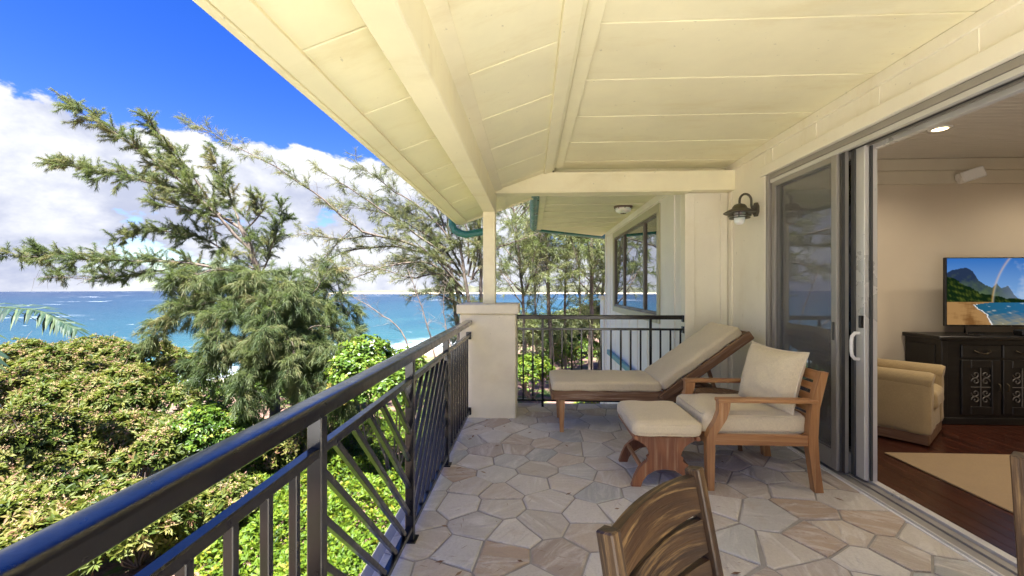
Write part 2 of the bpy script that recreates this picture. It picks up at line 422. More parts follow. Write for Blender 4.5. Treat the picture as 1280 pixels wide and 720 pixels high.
M['needleC'] = foliage_mat('casuarina_needles_light', ((0, (.05, .075, .02)), (.4, (.12, .15, .05)), (.75, (.20, .21, .09)), (1, (.28, .26, .13))))
M['helio'] = foliage_mat('silvery_shrub_leaves', ((0, (.022, .046, .008)), (.35, (.075, .108, .014)), (.7, (.16, .165, .03)), (.9, (.215, .17, .058)), (1, (.17, .085, .05))))
M['blossom'] = foliage_mat('faded_blossom', ((0, (.17, .075, .05)), (.4, (.27, .17, .095)), (1, (.36, .275, .14))), .15)
M['ground_leaf'] = foliage_mat('lime_ground_cover_leaves', ((0, (.025, .062, .005)), (.4, (.075, .14, .008)), (.8, (.15, .205, .012)), (1, (.23, .20, .02))))
M['bushleaf'] = foliage_mat('glossy_bush_leaves', ((0, (.025, .06, .01)), (.45, (.07, .135, .014)), (.85, (.15, .21, .025)), (1, (.25, .20, .05))), .3, .35)
M['palm'] = foliage_mat('palm_leaflets', ((0, (.008, .024, .018)), (.5, (.02, .05, .032)), (.9, (.06, .09, .035)), (1, (.20, .15, .05))), .15, .6)
M['farleaf'] = foliage_mat('far_tree_leaves', ((0, (.03, .05, .02)), (.5, (.07, .09, .04)), (1, (.13, .13, .07))))
def bark(name, a, b_):
    m, t, b = newmat(name); g = nn(t, 'ShaderNodeNewGeometry')
    n = noise(t, mapping(t, g.outputs['Position'], scale=(1, 1, .3)), 14, 7, .65)
    t.links.new(ramp(t, n, ((.3, a), (.7, b_))), b.inputs['Base Color']); b.inputs['Roughness'].default_value = .9
    bump(t, b, n, .6, .03); return m
M['bark'] = bark('casuarina_bark', (.055, .04, .032), (.19, .15, .12))
M['twig'] = bark('dry_twig_bark', (.09, .06, .05), (.26, .20, .16))

# ================================================================ STRUCTURE
def rebase(t, loc):
    loc = Vector(loc); t.location = loc
    for c in t.children: c.location = c.location - loc
    return t
GROUND = -3.2
RX, DY0, DY1, DXL = 2.29, -1.2, 5.16, -0.80
# ---- deck floor with separate flagstones
b = MB(); b.box((DXL, DY0, -.30), (RX + .02, DY1, -.007), .004)
deck = setp(b.build('deck_floor', M['mortar']), 'flagstone balcony floor of irregular tan and grey stones', None, None, 'structure')
b = MB(); b.box((DXL - .06, DY0, -.42), (DXL - .002, DY1 + .06, -.02)); b.box((DXL - .002, DY1 + .002, -.42), (1.79, DY1 + .06, -.02))
b.build('slab_edge', M['slab'], deck)
b = MB(); b.box((-4.0, -6.5, -.42), (RX + .02, DY0 - .002, -.004)); b.build('unseen_bounce_terrace', M['bounce_slab'], deck)  # unseen slab added beyond the cut-back roof to bounce sunlight onto the ceiling

def clip(poly, nx, ny, d):
    out_ = []
    for i in range(len(poly)):
        a = poly[i]; c = poly[(i + 1) % len(poly)]
        da = a[0] * nx + a[1] * ny - d; dc = c[0] * nx + c[1] * ny - d
        if da <= 0: out_.append(a)
        if (da < 0 < dc) or (dc < 0 < da):
            k = da / (da - dc); out_.append((a[0] + (c[0] - a[0]) * k, a[1] + (c[1] - a[1]) * k))
    return out_
def cent(poly):
    A = cx = cy = 0
    for i in range(len(poly)):
        x0, y0 = poly[i]; x1, y1 = poly[(i + 1) % len(poly)]; w = x0 * y1 - x1 * y0; A += w; cx += (x0 + x1) * w; cy += (y0 + y1) * w
    return (cx / (3 * A), cy / (3 * A), abs(A) / 2)
rs = random.Random(21)
sx0, sx1, sy0, sy1 = DXL + .012, RX - .004, DY0 + .01, DY1 - .012
pts = []; tries = 0
while len(pts) < 285 and tries < 60000:
    tries += 1; p = (rs.uniform(sx0, sx1), rs.uniform(sy0, sy1))
    md = rs.choice((.16, .20, .23, .28))
    if all(((p[0] - q[0]) * .88) ** 2 + (p[1] - q[1]) ** 2 > md * md for q in pts): pts.append(p)
def cells(pts, gap):
    res = []
    for i, p in enumerate(pts):
        poly = [(sx0, sy0), (sx1, sy0), (sx1, sy1), (sx0, sy1)]
        for j, q in enumerate(pts):
            if i == j: continue
            dx, dy = q[0] - p[0], q[1] - p[1]; L = math.hypot(dx, dy)
            if L > 1.3: continue
            nx, ny = dx / L, dy / L; poly = clip(poly, nx, ny, (p[0] + q[0]) / 2 * nx + (p[1] + q[1]) / 2 * ny - gap / 2)
        res.append(poly)
    return res
for q in cells(pts, 0) and range(1):
    pts = [(p[0] * .45 + cent(c)[0] * .55, p[1] * .45 + cent(c)[1] * .55) for p, c in zip(pts, cells(pts, 0))]
for poly in cells(pts, .012):
    # drop very short edges, then a chipped chamfer ring and a slightly tilted top
    pl = [p for i, p in enumerate(poly) if math.hypot(p[0] - poly[i - 1][0], p[1] - poly[i - 1][1]) > .022]
    if len(pl) < 3: continue
    dense = []
    for i in range(len(pl)):
        a_, c_ = pl[i], pl[(i + 1) % len(pl)]; L = math.hypot(c_[0] - a_[0], c_[1] - a_[1]); k = 2 if L > .16 else 1
        for s_ in range(k):
            f_ = s_ / k; jx = rs.uniform(-.003, .003) if s_ else 0; dense.append((a_[0] + (c_[0] - a_[0]) * f_ + jx, a_[1] + (c_[1] - a_[1]) * f_ + jx))
    cx_, cy_, A_ = cent(pl); n = len(dense); tz = rs.uniform(-.0015, .003); tx, ty = rs.uniform(-.006, .006), rs.uniform(-.006, .006)
    zt = lambda x, y: tz + (x - cx_) * tx + (y - cy_) * ty
    V = [(x - cx_, y - cy_, -.02) for x, y in dense]
    V += [(x - cx_, y - cy_, zt(x, y) - .004) for x, y in dense]
    V += [((x - cx_) * (1 - .010 / max(.08, math.hypot(x - cx_, y - cy_))), (y - cy_) * (1 - .010 / max(.08, math.hypot(x - cx_, y - cy_))), zt(x, y)) for x, y in dense]
    Fc = [[2 * n + i for i in range(n)]]
    for i in range(n):
        j = (i + 1) % n; Fc += [[i, j, n + j, n + i], [n + i, n + j, 2 * n + j, 2 * n + i]]
    me = bpy.data.meshes.new('flagstone'); me.from_pydata(V, [], Fc); me.update()
    link_mesh('flagstone', me, M['stone'], deck).location = (cx_, cy_, 0)

# ---- porch roof: flat ceiling, sloping soffit, beams, eave
ZC = CAMZ + 1.41
SL = lambda x: CAMZ + 1.27 + .35 * x           # underside of the sloping part
roof = thing('porch_roof', 'cream painted porch roof with battened ceiling, beam and sloping eave above the balcony', 'roof')
FX = .27; Y0, YF, YE = 0.0, 4.98, 5.88
BT = [2.235 + .607 * k for k in range(-9, 7)]
def flat_panel(y0, y1):
    b = MB(); b.box((FX + .02, y0, ZC), (RX + .08, y1, ZC + .05), .003); b.build('ceiling_panel', M['ceil'], roof)
def slope_box(b, x0, x1, y0, y1, th, off=0.0, bev=.002):
    """board lying on the slope, its underside off below the plane"""
    xa = Vector((1, 0, .35)).normalized(); za = Vector((-.35, 0, 1)).normalized()
    c = Vector(((x0 + x1) / 2, (y0 + y1) / 2, SL((x0 + x1) / 2))) + za * (th / 2 - off)
    b.obox(c, [Vector((0, 1, 0)), za, -xa] if y1 - y0 > x1 - x0 else [xa, Vector((0, 1, 0)), za],
           [(y1 - y0) / 2, th / 2, (x1 - x0) / 2 * math.sqrt(1 + .35 ** 2)] if y1 - y0 > x1 - x0 else [(x1 - x0) / 2 * math.sqrt(1 + .35 ** 2), (y1 - y0) / 2, th / 2], bev)
def slope_panel(y0, y1, x0, x1):
    b = MB(); slope_box(b, x0, x1, y0, y1, .05); b.build('soffit_panel', M['ceil'], roof)
ys = [Y0] + [y for y in BT if Y0 < y < YF - .1] + [YF]
for y0, y1 in zip(ys, ys[1:]): flat_panel(y0 + .001, y1 - .008)
ys = [Y0] + [y for y in BT if Y0 < y < YE - .1] + [YE]
for y0, y1 in zip(ys, ys[1:]): slope_panel(y0 + .001, y1 - .008, -1.02, FX - .02)
for y in BT:
    if Y0 < y < YF - .2:
        b = MB(); b.box((FX + .10, y, ZC - .0025), (RX - .02, y + .075, ZC + .002), .001); b.build('batten', M['ceil'], roof)
    for x0, x1 in ((-.335, .145), (-.91, -.57)):
        b = MB(); slope_box(b, x0, x1, y, y + .075, .008, .0025); b.build('batten', M['ceil'], roof)
b = MB(); b.box((FX + .003, Y0, ZC - .03), (.365, 4.80, ZC - .001), .003); b.build('fold_trim', M['ceil'], roof)
b = MB(); slope_box(b, .145, FX - .035, Y0, 4.80, .045, .022); b.build('fold_trim', M['ceil'], roof)
b = MB(); b.box((FX - .034, Y0, ZC - .06), (FX - .004, 4.80, ZC + .03), .003); b.build('fold_trim', M['ceil'], roof)
b = MB(); slope_box(b, -.425, -.337, Y0, YE, .03, .018); b.build('frieze_board', M['beam'], roof)
b = MB(); b.box((-.556, Y0, CAMZ + .88), (-.415, 4.97, CAMZ + 1.20), .006); b.build('main_beam', M['beam'], roof)
b = MB(); slope_box(b, -1.012, -.915, Y0, YE - .02, .03, .022); b.build('eave_board', M['beam'], roof)
b = MB(); b.box((-1.062, Y0, CAMZ + .899), (-1.022, YE, CAMZ + 1.06), .004); b.build('fascia', M['beam'], roof)
# rake board closing the far end of the slope
b = MB(); slope_box(b, -1.02, FX, YE + .002, YE + .035, .14, .02); b.build('rake_board', M['beam'], roof)
# end beam with sloped left end, drip lip and the board that closes the recess above it
zb, zt_ = CAMZ + 1.105, CAMZ + 1.325
poly = [(-.413, zb), (RX - .002, zb), (RX - .002, zt_), (.165, zt_), (-.413, SL(-.413) - .004)]
b = MB(); b.prism(poly, lambda x, z, d: (x, d, z), 4.78, 4.93); b.build('end_beam', M['beam'], roof, fix=True)
b = MB(); b.box((-.41, 4.765, zb - .016), (1.80, 4.945, zb - .001), .003); b.build('drip_lip', M['beam'], roof)
b = MB(); b.box((FX, YF + .002, zt_ - .04), (RX + .02, YF + .03, ZC + .03), .003); b.build('closing_board', M['beam'], roof)
# roof covering above
b = MB(); slope_box(b, -1.05, FX, Y0, YE + .03, .06, -.055); b.box((FX - .02, Y0, ZC + .06), (RX + .3, YF + .03, ZC + .14)); b.build('shingles', M['roof'], roof)
# gutter
g0 = CAMZ + .985
prof = [(-1.066, g0 + .12), (-1.066, g0 + .005), (-1.16, g0 + .005), (-1.185, g0 + .12), (-1.178, g0 + .12), (-1.156, g0 + .012), (-1.073, g0 + .012), (-1.073, g0 + .12)]
b = MB(); b.prism(prof, lambda x, z, d: (x, d, z), Y0, YE + .06); gut = b.build('gutter', M['gutter'], roof, fix=True)
e0 = Vector((-1.12, YE - .02, g0 + .01)); e3 = UY(606, 289, YE - .05)
b = MB(); b.tube([e0, e0 + Vector((0, 0, -.10)), e0 + Vector((.03, 0, -.17)), e0 + Vector((.10, 0, -.215)), e0 + Vector((.2, -.01, -.24)), e3, e3 + Vector((.03, -.02, -.03)), e3 + Vector((.055, -.02, -.10)), e3 + Vector((.06, -.02, -.6)), Vector((e3.x + .06, YE - .07, GROUND + .02))], .05, 12)
b.build('downspout', M['gutter'], roof)
rebase(roof, (.6, 1.4, CAMZ + .88))

# ---- corner pillar with column
pil = thing('corner_pillar', 'cream stucco corner pillar with cap and square wooden column', 'pillar')
b = MB(); b.box((-.785, 4.53, GROUND), (-.166, 5.15, 1.135), .012); b.build('pillar_base', M['stucco'], pil)
b = MB(); b.box((-.815, 4.50, 1.136), (-.136, 5.18, 1.24), .01); b.build('pillar_cap', M['stucco'], pil)
b = MB(); b.box((-.556, 4.775, 1.238), (-.415, 4.92, CAMZ + .881), .006); b.build('column', M['beam'], pil)
rebase(pil, (-.475, 4.84, GROUND))

# ---- house wall on the right (with the door opening) and the return wall at the back
hw = thing('house_wall', 'cream board and batten house wall around the sliding door', 'wall')
DJ0, DJ1, HZ = 0.10, 4.19, CAMZ + 1.10     # opening along Y, head height
b = MB(); b.box((RX, DJ1, -.30), (RX + .20, 5.05, ZC + .2)); b.box((RX, -6.5, -.30), (RX + .20, DJ0, ZC + .2)); b.box((RX, DJ0 + .001, HZ), (RX + .20, DJ1 - .001, ZC + .2))
b.build('wall_siding', M['wall'], hw)
b = MB(); b.box((RX - .022, Y0, CAMZ + 1.331), (RX + .01, YF, ZC - .002), .003); b.build('frieze_board', M['wall'], hw)
b = MB(); b.box((RX - .024, DJ0 - .1, HZ - .002), (RX + .01, DJ1 + .06, CAMZ + 1.193), .003); b.build('door_header', M['wall'], hw)
for k in range(-7, 8):
    y = 2.235 + .607 * k
    if Y0 < y < 4.2:
        b = MB(); b.box((RX - .006, y, CAMZ + 1.1935), (RX + .005, y + .075, CAMZ + 1.3305), .001); b.build('batten', M['wall'], hw)
b = MB(); b.box((RX - .016, 4.84, 0), (RX + .01, 4.925, CAMZ + 1.10), .003); b.build('corner_board', M['wall'], hw)
b = MB(); b.box((1.80, 4.94, -.30), (RX + .1, 5.10, CAMZ + 1.14)); b.build('return_wall', M['wall'], hw)
b = MB(); b.box((1.785, 4.915, -.30), (1.895, 4.94, CAMZ + 1.10), .003); b.build('corner_board', M['wall'], hw)
b = MB(); b.box((2.19, 4.922, -.30), (2.268, 4.94, CAMZ + 1.10), .003); b.build('batten', M['wall'], hw)
b = MB(); b.box((1.80, DY1 + .001, GROUND), (7.2, DY1 + .3, -.31)); b.box((DXL + .3, Y0, GROUND), (DXL + .5, DY1 - .3, -.43)); b.build('lower_wall', M['stucco'], hw)
rebase(hw, (RX, 1.5, -.30))

# ---- wing of the house beyond the back railing
WX, WY1, WZ = 1.80, 10.08, CAMZ + 1.32
wing = thing('house_wing', 'pale board and batten house wing with a three pane window and teal gutter', 'building')
wy0, wy1, wz0, wz1 = 6.00, 9.08, 1.03, 2.50
b = MB()
b.box((WX, 5.105, GROUND), (WX + .2, wy0, WZ + .1), .002); b.box((WX, wy1, GROUND), (WX + .2, WY1, WZ + .1), .002)
b.box((WX, wy0 + .001, GROUND), (WX + .2, wy1 - .001, wz0), .002); b.box((WX, wy0 + .001, wz1), (WX + .2, wy1 - .001, WZ + .1), .002)
b.box((WX + .201, WY1 - .2, GROUND), (WX + 4, WY1, WZ + .1), .002)
b.build('wall_siding', M['wing'], wing)
for k in range(9):
    y = 5.29 + .607 * k
    if y > WY1 - .1: continue
    for z0, z1 in ((GROUND, wz0 - .125), (wz1 + .115, WZ - .10)) if wy0 - .13 < y < wy1 + .12 else ((GROUND, WZ - .10),):
        b = MB(); b.box((WX - .014, y, z0), (WX + .002, y + .05, z1), .002); b.build('batten', M['wing'], wing)
b = MB(); b.box((WX - .024, 5.106, WZ - .099), (WX + .002, WY1, WZ), .003); b.build('frieze_board', M['wing'], wing)
b = MB(); b.box((WX - .026, WY1 - .10, GROUND), (WX + .002, WY1 + .01, WZ - .10), .003); b.build('corner_board', M['wing'], wing)
win = MB()
win.box((WX - .022, wy0 - .11, wz0 - .11), (WX + .002, wy0, wz1 + .11), .003); win.box((WX - .022, wy1, wz0 - .11), (WX + .002, wy1 + .11, wz1 + .11), .003)
win.box((WX - .022, wy0 + .001, wz1), (WX + .002, wy1 - .001, wz1 + .11), .003); win.box((WX - .03, wy0 + .001, wz0 - .11), (WX + .002, wy1 - .001, wz0), .003)
win = win.build('window', M['olive'], wing)
muls = [wy0, 6.74, 8.20, wy1]
b = MB(); b.box((WX - .004, wy0 + .002, wz0 + .002), (WX + .06, wy0 + .05, wz1 - .002)); b.box((WX - .004, wy1 - .05, wz0 + .002), (WX + .06, wy1 - .002, wz1 - .002))
b.box((WX - .004, wy0 + .051, wz0 + .002), (WX + .06, wy1 - .051, wz0 + .045)); b.box((WX - .004, wy0 + .051, wz1 - .045), (WX + .06, wy1 - .051, wz1 - .002))
for y in muls[1:3]: b.box((WX - .006, y - .04, wz0 + .046), (WX + .058, y + .04, wz1 - .046))
b.build('frame', M['bronze'], win)
for y0, y1 in zip(muls, muls[1:]):
    b = MB(); b.box((WX + .02, y0 + .035, wz0 + .04), (WX + .028, y1 - .035, wz1 - .04), .001); b.build('pane', M['glass'], win)
b = MB(); b.box((WX + .30, 5.3, .3), (WX + .34, 9.8, WZ)); b.box((WX + .201, 5.3, WZ + .02), (WX + 3, 9.7, WZ + .06)); b.build('dark_backing', M['blackplastic'], wing)  # black sheet behind the panes: the room's darkness put into its colour
# wing soffit boards (their far ends follow the angled eave)
GX = .10
yend = lambda x: 9.32 + (x - GX) * .83
sy = [5.02] + [5.99 + .605 * k - .605 for k in range(1, 9)]
for i in range(len(sy)):
    y0 = sy[i]; y1 = sy[i + 1] if i + 1 < len(sy) else 99
    poly = [(GX + .03, y0 + .001), (WX - .002, y0 + .001), (WX - .002, min(y1, yend(WX)) - .001)]
    if y1 >= yend(GX + .03):
        poly = clip([(GX + .03, y0 + .001), (WX - .002, y0 + .001), (WX - .002, 30), (GX + .03, 30)], 0, 1, min(y1, 30) - .001)
        poly = clip(poly, -.83, 1, 9.32 - .83 * GX)
    else: poly = [(GX + .03, y0 + .006), (WX - .002, y0 + .006), (WX - .002, y1 - .006), (GX + .03, y1 - .006)]
    if len(poly) < 3: continue
    b = MB(); b.prism(poly, lambda x, y, d: (x, y, d), WZ, WZ + .05); b.build('soffit_board', M['soffit'], wing, fix=True)
    if y0 + .06 < yend(GX + .1) and i:
        b = MB(); b.box((GX + .13, y0 - .02, WZ - .012), (WX - .026, y0 + .03, WZ + .001), .002); b.build('batten', M['soffit'], wing)
b = MB(); b.box((GX + .02, 5.10, WZ - .02), (GX + .12, 9.36, WZ + .001), .002); b.build('eave_board', M['soffit'], wing)
pA = Vector((GX, 5.06, 0)); pB = Vector((GX, 9.32, 0)); pC = Vector((WX + .7, yend(WX + .7), 0))
b = MB(); b.bar(pA + Vector((0, 0, WZ + .05)), pB + Vector((0, 0, WZ + .05)), .03, .18); b.bar(pB + Vector((0, 0, WZ + .05)), pC + Vector((0, 0, WZ + .05)), .03, .18); b.build('fascia', M['gutter'], wing)
q = WZ + .0
b = MB(); b.tube([(GX - .06, 5.06, q), (GX - .06, 9.10, q), (GX - .03, 9.28, q), (GX + .08, 9.44, q), (WX + .7, yend(WX + .7) + .08, q)], .062, 12); b.build('gutter', M['gutter'], wing)
b = MB(); b.prism([(GX - .1, 4.6), (WX + 1.5, 4.6), (WX + 1.5, yend(WX + 1.5)), (GX - .1, 9.32)], lambda x, y, d: (x, y, d + max(0, x) * .3), WZ + .16, WZ + .22); b.build('shingles', M['roof'], wing, fix=True)
b = MB(); b.bar((WX - .055, 5.3, -.05), (WX - .055, 9.5, -.02), .07, .10); b.build('lower_gutter', M['teal'], wing)
rebase(wing, (WX + 1, 7.5, GROUND))
p2 = thing('wing_pillar', 'pale low pillar with square cap at the far corner of the house wing', 'pillar')
b = MB(); b.box((1.735, 10.14, GROUND), (2.25, 10.58, 1.14), .01); b.build('pillar_base', M['wing'], p2)
b = MB(); b.box((1.70, 10.11, 1.141), (2.28, 10.61, 1.235), .008); b.build('pillar_cap', M['stucco'], p2)
rebase(p2, (2, 10.28, GROUND))

# ---- living room shell
IY0, IY1, IX1, IZ, IC = -1.4, 4.92, 6.8, .012, CAMZ + 1.45
b = MB(); b.box((RX + .21, IY0, -.25), (IX1, IY1, -.006))
rf = setp(b.build('room_floor', M['blackplastic']), 'dark red brown plank floor of the living room', None, None, 'structure')
pw = .092; k = 0; x = RX + .215; pm = {}
while x + pw < IX1:
    ybrk = [IY0 + .002]; yy = IY0 + rs.uniform(.6, 2.4)
    while yy < IY1 - .5: ybrk.append(yy); yy += rs.choice((1.5, 2.1, 2.7))
    ybrk.append(IY1 - .004)
    for y0, y1 in zip(ybrk, ybrk[1:]):
        b = MB(); b.box((0, 0, -.006), (pw - .0015, y1 - y0 - .0015, IZ + rs.uniform(-.0003, .0006)), .0012); o = b.build('plank', M['plank'], rf); o.location = (x, y0, 0)
    x += pw
b = MB(); b.box((RX + .20, IY1, -.25), (IX1 + .2, IY1 + .2, IC + .3)); rw = setp(b.build('room_wall_back', M['plaster']), 'tan plaster back wall of the living room', None, None, 'structure')
b = MB(); b.box((RX + .22, IY1 - .03, CAMZ + 1.17), (IX1, IY1 + .01, CAMZ + 1.32), .004); b.box((RX + .22, IY1 - .045, CAMZ + 1.321), (IX1, IY1 + .01, IC), .004); b.build('crown_board', M['roomtrim'], rw)
b = MB(); b.box((RX + .22, IY1 - .018, IZ), (IX1, IY1 + .01, .14), .003); b.build('baseboard', M['roomtrim'], rw)
b = MB(); b.box((IX1, IY0 - .2, -.25), (IX1 + .2, IY1 - .001, IC + .3)); setp(b.build('room_wall_right', M['plaster']), 'tan plaster side wall of the living room', None, None, 'structure')
b = MB(); b.box((RX + .20, IY0 - .2, -.25), (IX1 - .001, IY0, IC + .3)); setp(b.build('room_wall_front', M['plaster']), 'tan plaster wall at the near end of the living room', None, None, 'structure')
b = MB(); b.box((RX + .20, IY0, IC + .02), (IX1, IY1, IC + .3)); rc = setp(b.build('room_ceiling', M['alud']), 'painted beadboard ceiling of the living room', None, None, 'structure')
bw = .0667; y = IY0 + .01
b = MB(); b.box((0, 0, 0), (IX1 - RX - .21, bw - .005, .018), .004, along=0); bmesh_ = b.mesh('ceiling_board'); bmesh_.materials.append(M['bead'])
while y + bw < IY1:
    o = bpy.data.objects.new('ceiling_board', bmesh_); COL.objects.link(o); o.parent = rc; o.location = (RX + .205, y, IC + .001); y += bw

# ---- sliding door set
dr = thing('sliding_door', 'taupe aluminium sliding glass door stacked open with screen and white handle', 'door')
b = MB()
b.box((RX + .005, DJ1 - .045, .0), (RX + .215, DJ1 - .001, HZ - .003), .003)
b.box((RX + .012, DJ0 + .001, HZ - .05), (RX + .215, DJ1 - .046, HZ - .003), .003)
b.build('door_frame', M['alu'], dr)
for i, (x0, x1, z0, z1, mm) in enumerate(((RX + .02, RX + .05, HZ - .085, HZ - .051, 'aluw'), (RX + .075, RX + .085, HZ - .075, HZ - .051, 'alu'), (RX + .10, RX + .11, HZ - .075, HZ - .051, 'alud'),
        (RX + .13, RX + .14, HZ - .08, HZ - .051, 'alu'), (RX + .17, RX + .213, HZ - .10, HZ - .051, 'aluw'))):
    b = MB(); b.box((x0, DJ0 + .05, z0), (x1, DJ1 - .05, z1), .002); b.build('head_track', M[mm], dr)
for (x0, x1, z1, mm) in ((RX - .012, RX + .004, .006, 'white'), (RX + .005, RX + .018, .018, 'aluw'), (RX + .019, RX + .085, .012, 'alu'), (RX + .086, RX + .098, .024, 'alu'), (RX + .099, RX + .155, .012, 'alu'), (RX + .156, RX + .207, .028, 'aluw')):
    b = MB(); b.box((x0, DJ0, -.02), (x1, DJ1 - .046, z1), .002); b.build('sill_track', M[mm], dr)
def panel(x, y0, y1, mm, pane, stile=.065, th=.034, bot=.14):
    b = MB(); z0, z1 = .028, HZ - .054
    b.box((x, y0, z0), (x + th, y0 + stile, z1), .003); b.box((x, y1 - stile, z0), (x + th, y1, z1), .003)
    b.box((x, y0 + stile, z0), (x + th, y1 - stile, z0 + bot), .003); b.box((x, y0 + stile, z1 - .075), (x + th, y1 - stile, z1), .003)
    s_ = b.build('door_panel', mm, dr)
    b = MB(); b.box((x + th / 2 - .002, y0 + stile - .004, z0 + bot - .004), (x + th / 2 + .002, y1 - stile + .004, z1 - .071), .0005); b.build('pane', pane, s_)
    return s_
s1 = panel(RX + .03, 3.275, 4.135, M['alu'], M['screen'], .06, .025)
panel(RX + .065, 3.245, 4.14, M['alu'], M['doorglass'], .05)
s2 = panel(RX + .115, 3.12, 4.13, M['aluw'], M['doorglass'], .095)
panel(RX + .165, 3.11, 4.12, M['aluw'], M['doorglass'], .06)
b = MB(); b.box((RX + .058, 3.23, .03), (RX + .062, 3.265, HZ - .06), .001); b.box((RX + .150, 3.105, .03), (RX + .164, 3.119, HZ - .06), .001); b.box((RX + .100, 3.195, .03), (RX + .114, 3.227, HZ - .06), .001); b.build('gasket', M['alud'], dr)
hy, hx = 3.165, RX + .112
b = MB(); b.tube([(hx, hy, .90), (hx - .03, hy, .90), (hx - .05, hy, .925), (hx - .055, hy, .96), (hx - .055, hy, 1.03), (hx - .05, hy, 1.065), (hx - .03, hy, 1.09), (hx, hy, 1.09)], .012, 10)
b.build('handle', M['white'], s2)
b = MB(); b.box((RX + .022, 3.295, 1.02), (RX + .03, 3.315, 1.16), .003); b.build('pull', M['alud'], s1)
b = MB(); b.box((RX + .09, 3.125, 1.13), (RX + .116, 3.145, 1.22), .003); b.build('latch', M['blackplastic'], s2)
rebase(dr, (RX + .1, 2.1, 0))

# ---- ground, sea, headland
def shore(x, y): return (x + 65) * .808 - (y - 50) * .589 - 38      # metres inland of the waterline
def smooth(a, b_, v): k = np.clip((v - a) / (b_ - a), 0, 1); return k * k * (3 - 2 * k)
SEA = -7.0
def gz(x, y):
    s = shore(np.asarray(x, float), np.asarray(y, float))
    z = -8.6 + 5.4 * smooth(-28, 46, s) + .10 * np.sin(x * .7 + 1) * np.sin(y * .6) * smooth(0, 30, s) + .05 * np.sin(x * 2.1 + y * 1.3)
    return z
n = 150
gx = np.concatenate([np.linspace(-400, -41, 24), np.linspace(-40, 40, 110), np.linspace(41, 900, 24)])
gy = np.concatenate([np.linspace(-900, -21, 24), np.linspace(-20, 70, 120), np.linspace(71, 420, 40)])
XX, YY = np.meshgrid(gx, gy); ZZ = gz(XX, YY)
ins = (XX > DXL - .1) & (YY < 5.3); ZZ[ins] = np.minimum(ZZ[ins], GROUND - .02)
V = np.stack([XX.ravel(), YY.ravel(), ZZ.ravel()], 1); w = len(gx); h = len(gy)
ii = (np.arange(h - 1)[:, None] * w + np.arange(w - 1)[None, :]).ravel()
me = bpy.data.meshes.new('ground'); me.from_pydata(V.tolist(), [], np.stack([ii, ii + 1, ii + w + 1, ii + w], 1).tolist()); me.update()
m, t, b = newmat('coastal_ground'); g = nn(t, 'ShaderNodeNewGeometry'); sp = nn(t, 'ShaderNodeSeparateXYZ'); t.links.new(g.outputs['Position'], sp.inputs[0])
a = noise(t, g.outputs['Position'], .55, 8, .65); f = noise(t, g.outputs['Position'], 9, 8, .7); f2 = noise(t, g.outputs['Position'], 2.2, 6, .65)
lit = ramp(t, f, ((.3, (.07, .035, .03)), (.5, (.17, .095, .075)), (.62, (.24, .145, .11)), (.75, (.34, .25, .19))))
grs = ramp(t, f, ((.3, (.03, .07, .01)), (.6, (.10, .17, .02)), (.8, (.20, .24, .04))))
col = mixc(t, maprange(t, mth(t, 'ADD', mth(t, 'MULTIPLY', a, .6), mth(t, 'MULTIPLY', f2, .4)), .50, .58), lit, grs)
col = mixc(t, maprange(t, sp.outputs[2], -7.2, -5.6, 1, 0), col, (.50, .42, .30))
t.links.new(col, b.inputs['Base Color']); b.inputs['Roughness'].default_value = .95; bump(t, b, f, .8, .05)
ground = setp(link_mesh('ground', me, m), 'leaf littered coastal ground sloping to the beach', None, None, 'structure')

m, t, b = newmat('sea_water'); g = nn(t, 'ShaderNodeNewGeometry'); sp = nn(t, 'ShaderNodeSeparateXYZ'); t.links.new(g.outputs['Position'], sp.inputs[0])
sh = mth(t, 'SUBTRACT', mth(t, 'ADD', 38.0, mth(t, 'MULTIPLY', mth(t, 'SUBTRACT', sp.outputs[1], 50), .589)), mth(t, 'MULTIPLY', mth(t, 'ADD', sp.outputs[0], 65), .808))
pv = mapping(t, g.outputs['Position'], scale=(.35, 1, 1), rot=(0, 0, R(-35)))
reef = noise(t, mapping(t, g.outputs['Position'], scale=(1, 1, 1)), .02, 6, .6, .6)
dist = mth(t, 'ADD', sh, mth(t, 'MULTIPLY', mth(t, 'SUBTRACT', reef, .5), 160))
col = ramp(t, maprange(t, dist, -20, 700, 0, 1, False), ((0, (.016, .075, .088)), (.10, (.005, .044, .070)), (.30, (.002, .025, .054)), (1, (.001, .013, .040))))
col = mixc(t, maprange(t, noise(t, pv, .05, 7, .65, .5), .5, .68, 0, .55), col, (.004, .03, .06))
foam_line = maprange(t, noise(t, mapping(t, g.outputs['Position'], scale=(.12, .9, 1), rot=(0, 0, R(8))), .11, 8, .66, .4), .605, .66)
foam_zone = maprange(t, noise(t, g.outputs['Position'], .009, 3, .5), .44, .56)
shf = mth(t, 'MULTIPLY', maprange(t, sh, 14, 2, 0, 1), maprange(t, noise(t, g.outputs['Position'], .35, 6, .7, .5), .42, .55))
caps = maprange(t, noise(t, mapping(t, g.outputs['Position'], scale=(.35, 1, 1)), .45, 6, .7), .655, .72)
fo = mth(t, 'MAXIMUM', mth(t, 'MAXIMUM', mth(t, 'MULTIPLY', foam_line, foam_zone), shf), mth(t, 'MULTIPLY', caps, .7))
col = mixc(t, mth(t, 'MULTIPLY', fo, .85), col, (.72, .78, .82))
t.links.new(col, b.inputs['Base Color']); b.inputs['Roughness'].default_value = .30; b.inputs['Specular IOR Level'].default_value = .16
wv = noise(t, mapping(t, g.outputs['Position'], scale=(.6, 1, 1)), .8, 8, .62, .3)
bump(t, b, wv, .9, .8)
b_ = MB(); ang = [2 * math.pi * k / 96 for k in range(96)]
V = [(0, 0, SEA)] + [(1500 * math.cos(a), 1500 * math.sin(a), SEA) for a in ang]
